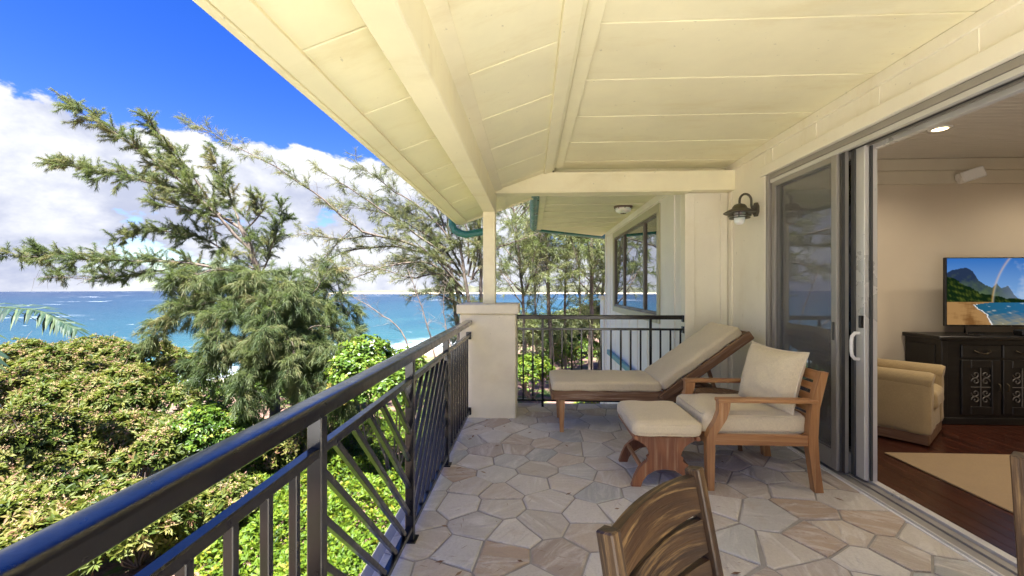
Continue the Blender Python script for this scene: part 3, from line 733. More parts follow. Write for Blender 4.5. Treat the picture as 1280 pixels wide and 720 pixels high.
me = bpy.data.meshes.new('sea'); me.from_pydata(V, [], [[0, 1 + k, 1 + (k + 1) % 96] for k in range(96)]); me.update()
setp(link_mesh('sea', me, m), 'turquoise and blue ocean with reef patches and whitecaps', None, None, 'structure')
# far headland: a low tree covered spit with a pale beach
hp = []
for px, zt2 in ((415, .6), (440, 1.5), (470, 2.4), (500, 2.6), (520, 4), (545, 9), (575, 11), (620, 9), (660, 12), (700, 13), (740, 14), (800, 14), (900, 16)):
    p = P(px, 360, 620); hp.append((p.x, p.y, zt2))
V = []; Fc = []
K = 5; hp2 = []
for i in range(len(hp) - 1):
    for k in range(8):
        f_ = k / 8; hp2.append(tuple(hp[i][c] * (1 - f_) + hp[i + 1][c] * f_ for c in range(3)))
for x, y, z in hp2:
    zz = SEA + z * .8 * rs.uniform(.75, 1.25) + 2
    V += [(x, y - 18, SEA - 1), (x, y - 8, SEA + 1.3), (x, y - 4, SEA + 1.6), (x, y, zz), (x, y + 30, zz * .9 + 1), (x, y + 90, SEA - 1)]
for i in range(len(hp2) - 1):
    for k in range(5): a = i * 6 + k; Fc.append([a, a + 6, a + 7, a + 1])
me = bpy.data.meshes.new('headland'); me.from_pydata(V, [], Fc); me.update()
m, t, b = newmat('headland_scrub'); g = nn(t, 'ShaderNodeNewGeometry'); sp = nn(t, 'ShaderNodeSeparateXYZ'); t.links.new(g.outputs['Position'], sp.inputs[0])
col = ramp(t, noise(t, g.outputs['Position'], .12, 6, .7), ((.3, (.05, .06, .05)), (.7, (.13, .13, .085))))  # distance haze is put into this dull scrub colour
t.links.new(mixc(t, maprange(t, sp.outputs[2], SEA + 1.3, SEA + 2.0, 1, 0), col, (.60, .50, .36)), b.inputs['Base Color']); b.inputs['Roughness'].default_value = 1
setp(link_mesh('headland', me, m), 'low wooded headland with a pale beach across the bay', None, None, 'structure')

# ================================================================ OBJECTS
def rail_section(b, fn, w=.080, z0=1.018, z1=1.070, y0=0, y1=1):
    """flat sided handrail with an oval top, swept from y0 to y1"""
    hw_ = w / 2; zs = z1 - .016
    arc = [(hw_ * math.copysign(abs(math.cos(a)) ** .5, math.cos(a)), zs + (z1 - zs) * math.sin(a) ** .62) for a in [math.pi * k / 14 for k in range(15)]]
    V = []; Fc = []; UV = []
    for x, z in arc: V += [fn(x, y0, z), fn(x, y1, z)]
    for i in range(14): Fc.append([2 * i, 2 * i + 1, 2 * i + 3, 2 * i + 2]); UV.append([(0, i * .01), (y1 - y0, i * .01), (y1 - y0, i * .01 + .01), (0, i * .01 + .01)])
    b._add(V, Fc, UV, True)
    low = [(-hw_, zs), (-hw_, z0 + .004), (-hw_ + .004, z0), (hw_ - .004, z0), (hw_, z0 + .004), (hw_, zs)]
    V = []; Fc = []; UV = []
    for x, z in low: V += [fn(x, y0, z), fn(x, y1, z)]
    for i in range(5): Fc.append([2 * i, 2 * i + 1, 2 * i + 3, 2 * i + 2]); UV.append([(0, 0)] * 4)
    b._add(V, Fc, UV, False)
    for y in (y0, y1):
        pl = [fn(x, y, z) for x, z in arc + low[1:-1]]; b._add(pl, [list(range(len(pl)))], [[(0, 0)] * len(pl)])
# ---- seaward railing
rx = -.682
rl = thing('balcony_railing', 'dark metal balcony railing with slanted bars along the seaward edge', 'railing')
b = MB(); rail_section(b, lambda x, y, z: (rx + x, y, z), y0=-2.95, y1=4.525); b.build('handrail', M['rail'], rl, fix=True)
b = MB(); b.box((rx - .018, -2.95, .884), (rx + .018, 4.528, .916), .004); b.build('middle_rail', M['rail'], rl)
b = MB(); b.box((rx - .018, -2.95, .055), (rx + .018, 4.528, .087), .004); b.build('bottom_rail', M['rail'], rl)
posts = [-2.93, -1.79, -.75, .28, 1.297, 2.318, 3.31]
for y in posts:
    b = MB(); b.box((rx - .024, y - .020, .002), (rx + .024, y + .020, 1.02), .003, along=2); b.build('post', M['rail'], rl)
    b = MB(); b.box((rx - .04, y - .04, -.01), (rx + .04, y + .04, .008), .002); b.build('foot_plate', M['rail'], rl)
for z in (.075, .90):
    b = MB(); b.box((rx - .028, 4.505, z - .04), (rx + .028, 4.532, z + .04), .004); b.tube([(rx + .01, 4.50, z + .025), (rx + .01, 4.515, z + .025)], .007, 8); b.build('wall_bracket', M['rail'], rl)
def pickets(y0, y1, n, par=rl):
    for k in range(1, n + 1):
        y = y0 + (y1 - y0) * k / (n + 1); b = MB(); b.box((rx - .012, y - .011, .086), (rx + .012, y + .011, .885), .002, along=2); b.build('picket', M['rail'], par)
pickets(-1.79, -.75, 7); pickets(.28, 1.297, 7); pickets(3.31, 4.53, 9)
def diagonals(y0, y1, down):
    zlo, zhi = .087, .884; ya, yb = y0 + .02, y1 - .02; sp_ = .152
    for k in range(-8, 16):
        # line z = zhi -/+ (y - c)
        c = (ya + .10 + k * sp_) if down else (yb - .10 - k * sp_)
        s_ = -1 if down else 1
        pa = []
        for y in (ya, yb):
            z = zhi + s_ * (y - c)
            if zlo <= z <= zhi: pa.append((y, z))
        for z in (zlo, zhi):
            y = c + (z - zhi) / s_
            if ya < y < yb: pa.append((y, z))
        if len(pa) < 2: continue
        pa = sorted(pa)[:: len(pa) - 1] if len(pa) > 2 else sorted(pa)
        if math.hypot(pa[1][0] - pa[0][0], pa[1][1] - pa[0][1]) < .06: continue
        b = MB(); b.bar((rx, pa[0][0], pa[0][1]), (rx, pa[1][0], pa[1][1]), .024, .022, .002, up=(1, 0, 0)); b.build('slanted_bar', M['rail'], rl)
diagonals(1.297, 2.318, True); diagonals(2.318, 3.31, False); diagonals(-.75, .28, False)
rebase(rl, (rx, .8, 0))
# ---- back railing
by = 4.98
rb = thing('back_railing', 'black metal picket railing behind the chaise at the end of the balcony', 'railing')
x0_, x1_ = -.166, 1.785
b = MB(); rail_section(b, lambda x, y, z: (y, by + x, z), y0=x0_, y1=x1_ - .02, w=.06, z0=1.05, z1=1.10); b.build('handrail', M['rail'], rb, fix=True)
b = MB(); b.box((x0_, by - .016, .92), (x1_, by + .016, .945), .003); b.build('middle_rail', M['rail'], rb)
b = MB(); b.box((x0_, by - .016, .07), (x1_, by + .016, .095), .003); b.build('bottom_rail', M['rail'], rb)
for k in range(18):
    x = x0_ - .045 + .1155 * (k + 1)
    if x > x1_ - .02: break
    post = k in (2, 13); w_ = .014 if post else .0095
    b = MB(); b.box((x - w_, by - w_, .002 if post else .094), (x + w_, by + w_, 1.05 if post else .921), .002, along=2); b.build('post' if post else 'picket', M['rail'], rb)
for z in (.93, 1.06, .08):
    b = MB(); b.box((x1_ - .012, by - .03, z - .04), (x1_ + .004, by + .03, z + .04), .003); b.build('wall_bracket', M['rail'], rb)
rebase(rb, (.8, by, 0))

# ---- teak armchair with cushions
ch = thing('patio_armchair', 'teak patio armchair with khaki seat cushion beside the sliding door', 'armchair')
yn, yf = 3.00, 3.63
fl = [(1.238, 0), (1.228, .30), (1.230, .37), (1.250, .42), (1.29, .49), (1.312, .55), (1.312, .617), (1.392, .617), (1.388, .57), (1.365, .50), (1.325, .435), (1.296, .39), (1.287, .33), (1.281, 0)]
bl = [(1.965, 0), (2.022, 0), (1.995, .20), (1.985, .38), (1.995, .58), (2.055, .835), (2.005, .838), (1.945, .62), (1.925, .45), (1.922, .30)]
for y in (yn, yf):
    b = MB(); b.prism(fl, lambda x, z, d: (x, d, z), y - .027, y + .027); b.build('front_leg', M['teak'], ch, fix=True)
    b = MB(); b.prism(bl, lambda x, z, d: (x, d, z), y - .027, y + .027); b.build('back_leg', M['teak'], ch, fix=True)
    b = MB(); b.box((1.305, y - .035, .6172), (1.985, y + .035, .645), .006); b.build('armrest', M['teak'], ch)
    b = MB(); b.box((1.275, y - .013, .315), (1.935, y + .013, .392), .004); b.build('side_rail', M['teak'], ch)
b = MB(); b.box((1.232, yn + .025, .315), (1.262, yf - .025, .392), .004); b.build('front_rail', M['teak'], ch)
b = MB(); b.box((1.935, yn + .025, .315), (1.965, yf - .025, .392), .004); b.build('back_rail', M['teak'], ch)
for z in (.50, .575, .65, .725): 
    xx = 1.955 + max(0, z - .58) * .23; b = MB(); b.bar((xx, yn + .026, z), (xx, yf - .026, z), .018, .05, .003, up=(.23, 0, 1)); b.build('back_slat', M['teak'], ch)
b = MB(); b.bar((2.018, yn + .026, .80), (2.018, yf - .026, .80), .03, .07, .004, up=(.23, 0, 1)); b.build('top_rail', M['teak'], ch)
for x in (1.36, 1.5, 1.64, 1.78): b = MB(); b.box((x - .03, yn + .014, .352), (x + .03, yf - .014, .370), .003); b.build('seat_slat', M['teak'], ch)
me = cushion_mesh('seat_cushion', .73, .585, .15, .045, .018); me.transform(Matrix.Translation((1.585, (yn + yf) / 2, .449))); sc_ = link_mesh('seat_cushion', me, M['cush'], ch)
for z in (.385, .513):
    b = MB(); hx_, hy_ = .355, .283; c0 = Vector((1.585, (yn + yf) / 2, z)); loop = []
    for k in range(49):
        a = 2 * math.pi * k / 48; ca, sa = math.cos(a), math.sin(a); n_ = .22
        loop.append(c0 + Vector((math.copysign(abs(ca) ** n_, ca) * hx_, math.copysign(abs(sa) ** n_, sa) * hy_, 0)))
    b.tube(loop, .0055, 6, cap=False); b.build('piping', M['cush'], sc_)
rebase(ch, (1.6, 3.31, 0))
# ---- pillow
def pillow(name, W, H, T, n=22):
    b = MB(); V = []; Fc = []
    g = np.linspace(-1, 1, n + 1)
    for sd_ in (1, -1):
        base_ = len(V)
        for j in range(n + 1):
            for i in range(n + 1):
                u, v = g[i], g[j]
                t_ = max(0.0, (1 - u ** 4) * (1 - v ** 4)) ** .62 * (1 - .28 * (u * u + v * v) / 2)
                x = u * W / 2 * (1 - .10 * (1 - v * v)); z = v * H / 2 * (1 - .10 * (1 - u * u))
                wob = .006 * math.sin(7 * u + 3 * v) * math.sin(5 * v - 2 * u) * t_
                V.append((x, sd_ * (T / 2 * t_) + wob, z))
        for j in range(n):
            for i in range(n):
                a = base_ + j * (n + 1) + i; q = [a, a + 1, a + n + 2, a + n + 1]; Fc.append(q if sd_ < 0 else q[::-1])
    b._add(V, Fc, [[(V[i][0], V[i][2]) for i in f] for f in Fc], True)
    edge = [V[i] for i in range(n + 1)] + [V[j * (n + 1) + n] for j in range(1, n + 1)] + [V[n * (n + 1) + i] for i in range(n - 1, -1, -1)] + [V[j * (n + 1)] for j in range(n - 1, -1, -1)]
    return b, edge
pw_ = thing('back_pillow', 'plump khaki pillow with corded edge leaning against the armchair back', 'pillow')
b, edge = pillow('pillow', .52, .48, .24)
o = b.build('pillow_cover', M['cush'], pw_); b = MB(); b.tube([Vector((p[0], 0, p[2])) for p in edge], .0065, 6, cap=False); b.build('piping', M['pipe'], pw_)
pw_.location = (1.845, 3.29, .735); pw_.rotation_mode = 'XYZ'
pw_.matrix_world = Matrix.Translation((1.842, 3.295, .735)) @ Matrix.Rotation(R(106), 4, 'Z') @ Matrix.Rotation(R(15), 4, 'X') @ Matrix.Rotation(R(-2), 4, 'Y')
# ---- ottoman
ot = thing('footstool', 'carved teak footstool with scrolled legs and khaki cushion before the armchair', 'ottoman')
ox_, oyn, oyf = .955, 3.03, 3.45
half = [(.215, .362), (.212, .335), (.175, .318), (.135, .285), (.112, .245), (.110, .225), (.127, .212), (.122, .195), (.130, .178), (.150, .165), (.188, .125), (.215, .07), (.238, 0), (.172, 0), (.158, .04), (.125, .085), (.07, .118)]
prof = half + [(0, .128)] + [(-x, z) for x, z in half[::-1]]
for y in (oyn, oyf):
    b = MB(); b.prism(prof, lambda x, z, d: (ox_ + x, d, z), y - .019, y + .019); b.build('scroll_leg', M['rose'], ot, fix=True)
for s_ in (-1, 1):
    b = MB(); b.bar((ox_ + s_ * .165, oyn + .018, .135), (ox_ + s_ * .165, oyf - .018, .135), .022, .03); b.build('stretcher', M['teak'], ot)
    b = MB(); b.box((ox_ + s_ * .215 - .015, oyn - .06, .345), (ox_ + s_ * .215 + .015, oyf + .06, .378), .004); b.build('side_rail', M['rose'], ot)
for k in range(5):
    x = ox_ - .15 + k * .075; b = MB(); b.box((x - .03, oyn - .05, .363), (x + .03, oyf + .05, .377), .003); b.build('top_slat', M['rose'], ot)
me = cushion_mesh('cushion', .485, .58, .105, .04, .012); me.transform(Matrix.Translation((ox_, (oyn + oyf) / 2, .428))); link_mesh('cushion', me, M['cush'], ot)
for z in (.388, .462):
    b = MB(); loop = []
    for k in range(49):
        a = 2 * math.pi * k / 48; ca, sa = math.cos(a), math.sin(a); loop.append(Vector((ox_ + math.copysign(abs(ca) ** .2, ca) * .236, (oyn + oyf) / 2 + math.copysign(abs(sa) ** .2, sa) * .284, z)))
    b.tube(loop, .005, 6, cap=False); b.build('piping', M['cush'], ot)
rebase(ot, (ox_, 3.24, 0))
# ---- chaise
cl_ = thing('chaise_lounge', 'weathered teak chaise lounge with khaki cushion and raised back', 'sun lounger')
cn, cf = 4.09, 4.64
for y in (cn, cf):
    b = MB(); b.box((.225, y - .017, .325), (1.85, y + .017, .42), .005); b.build('side_rail', M['grey_teak'], cl_)
    for x in (.30, 1.62):
        tap = [(x - .018, 0), (x + .018, 0), (x + .030, .30), (x + .030, .41), (x - .030, .41), (x - .030, .30)]
        yy = y + (.042 if y == cn else -.042); b = MB(); b.prism(tap, lambda x_, z, d: (x_, d, z), yy - .025, yy + .025); b.build('leg', M['teak'], cl_, fix=True)
b = MB(); b.box((.195, cn - .017, .33), (.2245, cf + .017, .415), .005); b.build('end_rail', M['grey_teak'], cl_)
b = MB(); b.box((1.8505, cn - .017, .33), (1.88, cf + .017, .415), .005); b.build('end_rail', M['grey_teak'], cl_)
for k in range(10):
    x = .29 + k * .10; b = MB(); b.box((x - .035, cn + .018, .398), (x + .035, cf - .018, .416), .003); b.build('bed_slat', M['grey_teak'], cl_)
BA = R(36.5); bd = Vector((math.cos(BA), 0, math.sin(BA))); bn = Vector((-math.sin(BA), 0, math.cos(BA))); hg = Vector((1.265, 0, .365))
for y in (cn - .032, cf + .032):
    b = MB(); b.bar(Vector((0, y, 0)) + hg - bd * .03, Vector((0, y, 0)) + hg + bd * 1.03, .03, .085, .008, up=bn); bf = b.build('back_frame', M['grey_teak'], cl_)
    b = MB(); s_ = -1 if y < cn else 1; p_ = Vector((0, y, 0)) + hg + bd * .015; b.tube([p_, p_ + Vector((0, s_ * .022, 0))], .02, 14); b.build('pivot_bolt', M['grey_teak'], bf)
for k in range(9):
    p_ = hg + bd * (.08 + k * .112) + bn * .028; b = MB(); b.bar(p_ + Vector((0, cn - .017, 0)), p_ + Vector((0, cf + .017, 0)), .07, .018, .003, up=bn); b.build('back_slat', M['grey_teak'], cl_)
b = MB(); e = hg + bd * 1.01; b.bar(e + Vector((0, cn - .017, 0)), e + Vector((0, cf + .017, 0)), .03, .075, .004, up=bn); b.build('back_end_rail', M['grey_teak'], cl_)
for y in (cn + .06, cf - .06):
    p_ = hg + bd * .55; b = MB(); b.bar(Vector((p_.x, y, p_.z)), Vector((1.80, y, .40)), .025, .035); b.build('prop', M['grey_teak'], cl_)
me = cushion_mesh('seat_cushion', 1.06, .61, .095, .028, .006, 20); me.transform(Matrix.Translation((.73, (cn + cf) / 2, .462))); link_mesh('seat_cushion', me, M['cush'], cl_)
me = cushion_mesh('back_cushion', .93, .61, .095, .028, .006, 20)
ctr = hg + bd * .515 + bn * .088; me.transform(Matrix.Translation((ctr.x, (cn + cf) / 2, ctr.z)) @ Matrix.Rotation(-BA, 4, 'Y')); link_mesh('back_cushion', me, M['cush'], cl_)
for z in (.425,):
    for x, s_ in ((1.262, 1),):
        for y in (cn + .1, cn + .02): b = MB(); b.tube([(x - .012, y, .44), (x, y - .004, .46), (x + .014, y, .445)], .008, 6); b.build('tie', M['pipe'], cl_)
rebase(cl_, (1.0, 4.36, 0))
# ---- round side table
tb = thing('side_table', 'small round dark wooden side table between armchair and chaise', 'table'); tcx, tcy, tz_ = 1.70, 3.835, .475
for k in range(7):
    u0 = -.21 + k * .06; u1 = u0 + .057; r_ = .21
    poly = clip(clip([(r_ * math.cos(2 * math.pi * j / 28), r_ * math.sin(2 * math.pi * j / 28)) for j in range(28)], 0, -1, -u0), 0, 1, u1)
    if len(poly) > 2: b = MB(); b.prism(poly, lambda x, y, d: (tcx + x, tcy + y, d), tz_ - .02, tz_); b.build('top_board', M['grey_teak'], tb, fix=True)
b = MB(); b.lathe((tcx, tcy, 0), [(.14, tz_ - .06), (.165, tz_ - .06), (.165, tz_ - .021), (.14, tz_ - .021), (.14, tz_ - .06)], 24); b.build('apron', M['grey_teak'], tb)
for k in range(4):
    a = math.pi / 4 + k * math.pi / 2; b = MB(); b.bar((tcx + .15 * math.cos(a), tcy + .15 * math.sin(a), tz_ - .022), (tcx + .17 * math.cos(a), tcy + .17 * math.sin(a), 0), .03, .03); b.build('leg', M['grey_teak'], tb)
rebase(tb, (tcx, tcy, 0))

# ---- rustic dining chairs (local +X is where the sitter faces)
dc = thing('dining_chair', 'rustic dark varnished dining chair with curved back slats in front of the footstool', 'chair')
ph = .235
def lean(z): return -.21 - max(0, z - .45) * .20
for s_ in (-1, 1):
    b = MB(); y = s_ * ph
    b.bar((lean(.45), y, .44), (lean(.868), y, .868), .038, .046, .004, up=(1, 0, 0)); b.bar((-.235, y, 0), (lean(.45), y, .46), .038, .046, .004, up=(1, 0, 0)); b.build('back_post', M['rustic'], dc)
    b = MB(); b.bar((.21, s_ * .215, 0), (.21, s_ * .215, .43), .042, .042, .004); b.build('front_leg', M['rustic'], dc)
    b = MB(); b.bar((-.21, s_ * .225, .40), (.21, s_ * .215, .40), .024, .06); b.build('side_rail', M['rustic'], dc)
    b = MB(); b.bar((-.22, s_ * .225, .18), (.21, s_ * .215, .18), .02, .03); b.build('stretcher', M['rustic'], dc)
def slat(z0, z1, crown):
    V = []; n = 14
    for i in range(n + 1):
        u = -1 + 2 * i / n; y = u * (ph - .012); bow = -.021 * (1 - u * u) - .004; cz = crown * (1 - u * u)
        for dx, z in ((-.011, z0), (.011, z0), (.011, z1 + cz), (-.011, z1 + cz)): V.append((lean(z) + bow + dx, y, z))
    Fc = []; UV = []
    for i in range(n):
        for k in range(4):
            a = i * 4 + k; c = i * 4 + (k + 1) % 4; q = [a, c, c + 4, a + 4]; Fc.append(q)
            UV.append([(V[j][1] + z0 * 9, V[j][2] + V[j][0]) for j in q])
    b = MB(); b._add(V, Fc, UV); b.build('back_slat', M['rustic'], dc, fix=True)
slat(.75, .848, .010); slat(.64, .728, .010); slat(.53, .618, .008)
for k in range(6):
    y = -.2 + k * .08; b = MB(); b.box((-.2, y - .037, .431), (.235, y + .037, .452), .004); b.build('seat_board', M['rustic'], dc)
b = MB(); b.bar((.21, -.2, .40), (.21, .2, .40), .024, .06); b.build('front_rail', M['rustic'], dc)
pr = UZ(867, 585, .868); plf = UZ(760, 662, .868); mid = (pr + plf) / 2; dv = (pr - plf).normalized()
fc = Vector((dv.y, -dv.x, 0)); ang_ = math.atan2(fc.y, fc.x); org = mid - fc * lean(.868)
d2 = copy_tree(dc)
dc.location = (org.x, org.y, .0015); dc.rotation_euler = (0, 0, ang_)
setp(d2, 'rustic brown dining chair post standing near the door sill by the rug'); d2.location = (1.985, 1.393, .0015); d2.rotation_euler = (0, 0, math.atan2(.5, .87))
for o in (dc, d2): o['group'] = 'rustic dining chairs'

# ---- wall lantern
wl = thing('wall_lantern', 'pewter nautical wall lantern with louvred hood on the cream wall', 'lamp')
ly, lz, lx = 4.33, 2.215, 2.115
b = MB(); b.prism([(.045 * math.cos(a), .075 * math.sin(a)) for a in [math.pi / 8 + k * math.pi / 4 for k in range(8)]], lambda y, z, d: (d, ly + y, lz + z), RX - .025, RX + .002); b.build('backplate', M['pewter'], wl, fix=True)
arc = [Vector((RX - .02, ly, lz - .01)), Vector((RX - .05, ly, lz + .01)), Vector((RX - .058, ly, lz + .05))] + [Vector((lx + (RX - .058 - lx) / 2 + (RX - .058 - lx) / 2 * math.cos(a), ly, lz + .09 + .07 * math.sin(a))) for a in [math.pi * k / 10 for k in range(11)]] + [Vector((lx, ly, lz + .04))]
b = MB(); b.tube(arc, .0115, 10); b.build('arm', M['pewter'], wl)
b = MB(); b.lathe((lx, ly, lz), [(.148, -.035), (.150, -.029), (.10, .0), (.072, .012), (.066, .03), (.05, .05), (.02, .062), (.0, .063)], 28); b.lathe((lx, ly, lz), [(.0, -.028), (.08, -.028), (.146, -.036)], 28); b.build('hood', M['pewter'], wl)
for z, r_ in ((-.055, .105), (-.078, .095)):
    b = MB(); b.lathe((lx, ly, lz), [(.05, z - .004), (r_, z - .012), (r_ + .004, z - .006), (.05, z + .004), (.05, z - .004)], 24); b.build('louvre', M['pewter'], wl)
for k in range(3):
    a = k * 2.094; b = MB(); b.tube([(lx + .075 * math.cos(a), ly + .075 * math.sin(a), lz - .03), (lx + .075 * math.cos(a), ly + .075 * math.sin(a), lz - .082)], .005, 6); b.build('spacer', M['pewter'], wl)
b = MB(); b.lathe((lx, ly, lz), [(.0, -.155), (.025, -.15), (.043, -.135), (.052, -.11), (.052, -.03), (.0, -.03)], 20); b.build('globe', M['frost'], wl)
rebase(wl, (RX - .01, ly, lz))
# ---- ceiling lamp on the wing soffit
sl_ = thing('soffit_lamp', 'rusty flush soffit lamp above the wing window', 'lamp'); c = UZ(779, 258, WZ)
b = MB(); b.lathe((c.x, c.y, WZ), [(.0, -.03), (.14, -.03), (.15, 0), (.0, .0)], 20); b.build('canopy', M['twig'], sl_)
b = MB(); b.lathe((c.x, c.y, WZ), [(.0, -.115), (.07, -.11), (.115, -.085), (.13, -.031), (.0, -.0305)], 20); b.build('shade', M['frost'], sl_)
for k in range(4):
    a = k * math.pi / 4; b = MB(); b.tube([(c.x + .135 * math.cos(a) * f_, c.y + .135 * math.sin(a) * f_, WZ - .03 - .09 * (1 - f_ * f_)) for f_ in (-1, -.7, -.35, 0, .35, .7, 1)], .006, 6); b.build('cage_bar', M['twig'], sl_)
rebase(sl_, (c.x, c.y, WZ))

# ================================================================ LIVING ROOM
rg = MB(); rg.box((3.0, .2, IZ + .001), (5.6, 3.68, IZ + .012), .004); setp(rg.build('area_rug', M['rug']), 'flat tan sisal rug on the dark plank floor', 'rug')
# armchair
ac = thing('club_chair', 'tan upholstered club chair on the plank floor beside the black sideboard', 'armchair')
W2, D2 = .375, .38
def rbox(lo, hi, r, puff, name, mat, par):
    lo = Vector(lo); hi = Vector(hi); s_ = hi - lo; me = cushion_mesh(name, s_.x, s_.y, s_.z, r, puff, 10); me.transform(Matrix.Translation((lo + hi) / 2)); return link_mesh(name, me, mat, par)
for s_ in (-1, 1):
    a_, b_2 = sorted((s_ * W2, s_ * (W2 - .15))); rbox((-D2, a_, .10), (D2, b_2, .60), .03, 0, 'arm_panel', M['uphol'], ac)
    b = MB(); cy_ = s_ * (W2 - .07); b.tube([(-D2, cy_, .575), (-D2 + .02, cy_, .578), (D2 - .015, cy_, .578), (D2 + .004, cy_, .575)], [.06, .078, .078, .07], 18); b.build('arm_roll', M['uphol'], ac)
rbox((-D2, -W2 + .15, .10), (-D2 + .18, W2 - .15, .72), .05, .01, 'backrest', M['uphol'], ac)
rbox((-D2 + .17, -W2 + .152, .30), (D2 + .02, W2 - .152, .48), .05, .02, 'seat_cushion', M['uphol'], ac)
rbox((-D2 + .17, -W2 + .151, .11), (D2 - .01, W2 - .151, .30), .02, 0, 'seat_base', M['uphol'], ac)
b = MB(); b.box((-D2 + .015, -W2 + .015, .012), (D2 - .015, W2 - .015, .108), .006); b.build('plinth', M['grey_teak'], ac)
cc = UZ(1160, 561, 0); f2 = Vector((.65, -.76, 0)).normalized(); y2 = Vector((-f2.y, f2.x, 0))
ctr = cc - f2 * D2 + y2 * W2; ac.location = (ctr.x, ctr.y - .03, IZ); ac.rotation_euler = (0, 0, math.atan2(f2.y, f2.x))
# sideboard
sbd = thing('sideboard', 'black wooden sideboard with scrollwork door grilles below the television', 'sideboard')
sx_, ex_, sfy, sby = 4.22, 6.05, 4.48, 4.90
b = MB(); b.box((sx_, sfy + .02, .07), (ex_, sby, .885), .004); b.build('case', M['ebony'], sbd)
b = MB(); b.box((sx_ - .035, sfy - .02, .8855), (ex_ + .035, sby + .005, .926), .008); b.build('top', M['ebony'], sbd)
b = MB(); b.box((sx_ - .012, sfy + .005, .012), (ex_ + .012, sby, .085), .006); b.build('plinth', M['ebony'], sbd)
b = MB(); b.box((sx_ - .008, sfy + .07, .13), (sx_ + .003, sby - .05, .83), .003); b.build('side_panel', M['ebony'], sbd)
for x in (sx_ + .03, sx_ + .24 + .395 * 2, ex_ - .03): b = MB(); b.box((x - .03, sfy - .002, .09), (x + .03, sfy + .03, .884), .005); b.build('stile', M['ebony'], sbd)
for k in range(4):
    xa = sx_ + .20 + k * .405
    if xa + .38 > ex_: break
    b = MB(); b.box((xa, sfy + .001, .70), (xa + .385, sfy + .03, .835), .006); d_ = b.build('drawer', M['ebony'], sbd)
    b = MB(); q = xa + .19; b.tube([(q - .07, sfy, .775), (q - .07, sfy - .02, .77), (q - .035, sfy - .024, .752), (q, sfy - .025, .747), (q + .035, sfy - .024, .752), (q + .07, sfy - .02, .77), (q + .07, sfy, .775)], .006, 8); b.build('pull', M['brass'], d_)
    b = MB(); b.box((xa, sfy + .001, .12), (xa + .09, sfy + .03, .68), .004); b.box((xa + .295, sfy + .001, .12), (xa + .385, sfy + .03, .68), .004); b.box((xa + .091, sfy + .001, .12), (xa + .294, sfy + .03, .20), .004); b.box((xa + .091, sfy + .001, .60), (xa + .294, sfy + .03, .68), .004); d_ = b.build('cabinet_door', M['ebony'], sbd)
    b = MB()
    for zc_ in (.27, .34, .46, .53):
        for sg in (-1, 1):
            cx_ = xa + .193 + sg * .05; s2_ = 1 if zc_ in (.27, .46) else -1
            b.tube([(cx_ + sg * .042 * (1 - a / 9) * math.cos(a * sg), sfy + .012, zc_ + s2_ * .040 * (1 - a / 9) * math.sin(a)) for a in [k2 * .45 for k2 in range(17)]], .0055, 5)
    b.tube([(xa + .193, sfy + .012, .20), (xa + .193, sfy + .012, .60)], .006, 5); b.tube([(xa + .095, sfy + .012, .40), (xa + .29, sfy + .012, .40)], .006, 5)
    b.build('grille', M['pewter2'], d_)
    b = MB(); xk = xa + (.355 if k % 2 == 0 else .03); b.tube([(xk, sfy, .36), (xk, sfy - .018, .37), (xk, sfy - .02, .40), (xk, sfy - .018, .43), (xk, sfy, .44)], .005, 6); b.build('knob', M['brass'], d_)
rebase(sbd, (5.1, 4.69, IZ))
# television
tv = thing('television', 'flat television showing a rainbow over a mountain beach on the sideboard', 'television')
tx0, tz0, tw, thh, ty = 4.43, 1.012, 1.31, .735, 4.66
b = MB(); b.box((tx0, ty, tz0), (tx0 + tw, ty + .035, tz0 + thh), .005); b.build('bezel', M['blackplastic'], tv)
for x, s_ in ((tx0 + .22, -1), (tx0 + tw - .22, 1)):
    b = MB(); b.bar((x, ty + .02, tz0 + .01), (x - .10, ty - .10, .932), .014, .014); b.bar((x, ty + .02, tz0 + .01), (x + .10, ty + .13, .932), .014, .014); b.build('foot', M['blackplastic'], tv)
NX, NY = 220, 124
u = (np.arange(NX + 1) / NX)[None, :].repeat(NY + 1, 0); v = (np.arange(NY + 1) / NY)[:, None].repeat(NX + 1, 1)      # v from the top
def nz2(u, v, f, s):
    r_ = np.random.default_rng(s); acc = np.zeros_like(u); am = 1.0
    for o_ in range(4):
        for _ in range(3):
            a, p, q = r_.uniform(0, 6.28), r_.uniform(0, 6.28), r_.uniform(.6, 1.4); acc += am * np.sin(f * q * (u * math.cos(a) + v * math.sin(a) * .7) * 6.28 + p)
        f *= 2.1; am *= .6
    return acc / 4
def L3(a): return np.array(a)[None, None, :]
def lerp3(a, b, k): return a + (b - a) * k[..., None]
n_a, n_b, n_c = nz2(u, v, 4, 1), nz2(u, v, 9, 2), nz2(u * .4, v * 2, 14, 3)
img = lerp3(L3((.03, .15, .48)) + 0 * u[..., None], L3((.20, .38, .66)), np.clip(v / .62, 0, 1))
img = lerp3(img, L3((.62, .68, .78)), np.clip((n_a * .45 + n_b * .12 + (u - .62) * 1.1 + (v - .35)) * .8, 0, .55))
prf = np.interp(u, [0, .04, .09, .147, .20, .25, .30, .36, .395, .43, .455, .48, .52, .555, .60, 1], [.22, .18, .16, .13, .19, .33, .40, .44, .38, .45, .43, .41, .52, .60, .62, .62]) + n_b * .008
mt_ = lerp3(L3((.02, .035, .075)) + 0 * u[..., None], L3((.10, .15, .06)), np.clip((v - .28 + n_b * .12) * 2.4, 0, 1)); mt_ = lerp3(mt_, L3((.12, .16, .24)), np.clip((u - .36) * 5, 0, .8))
img = np.where((v > prf)[..., None], mt_, img)
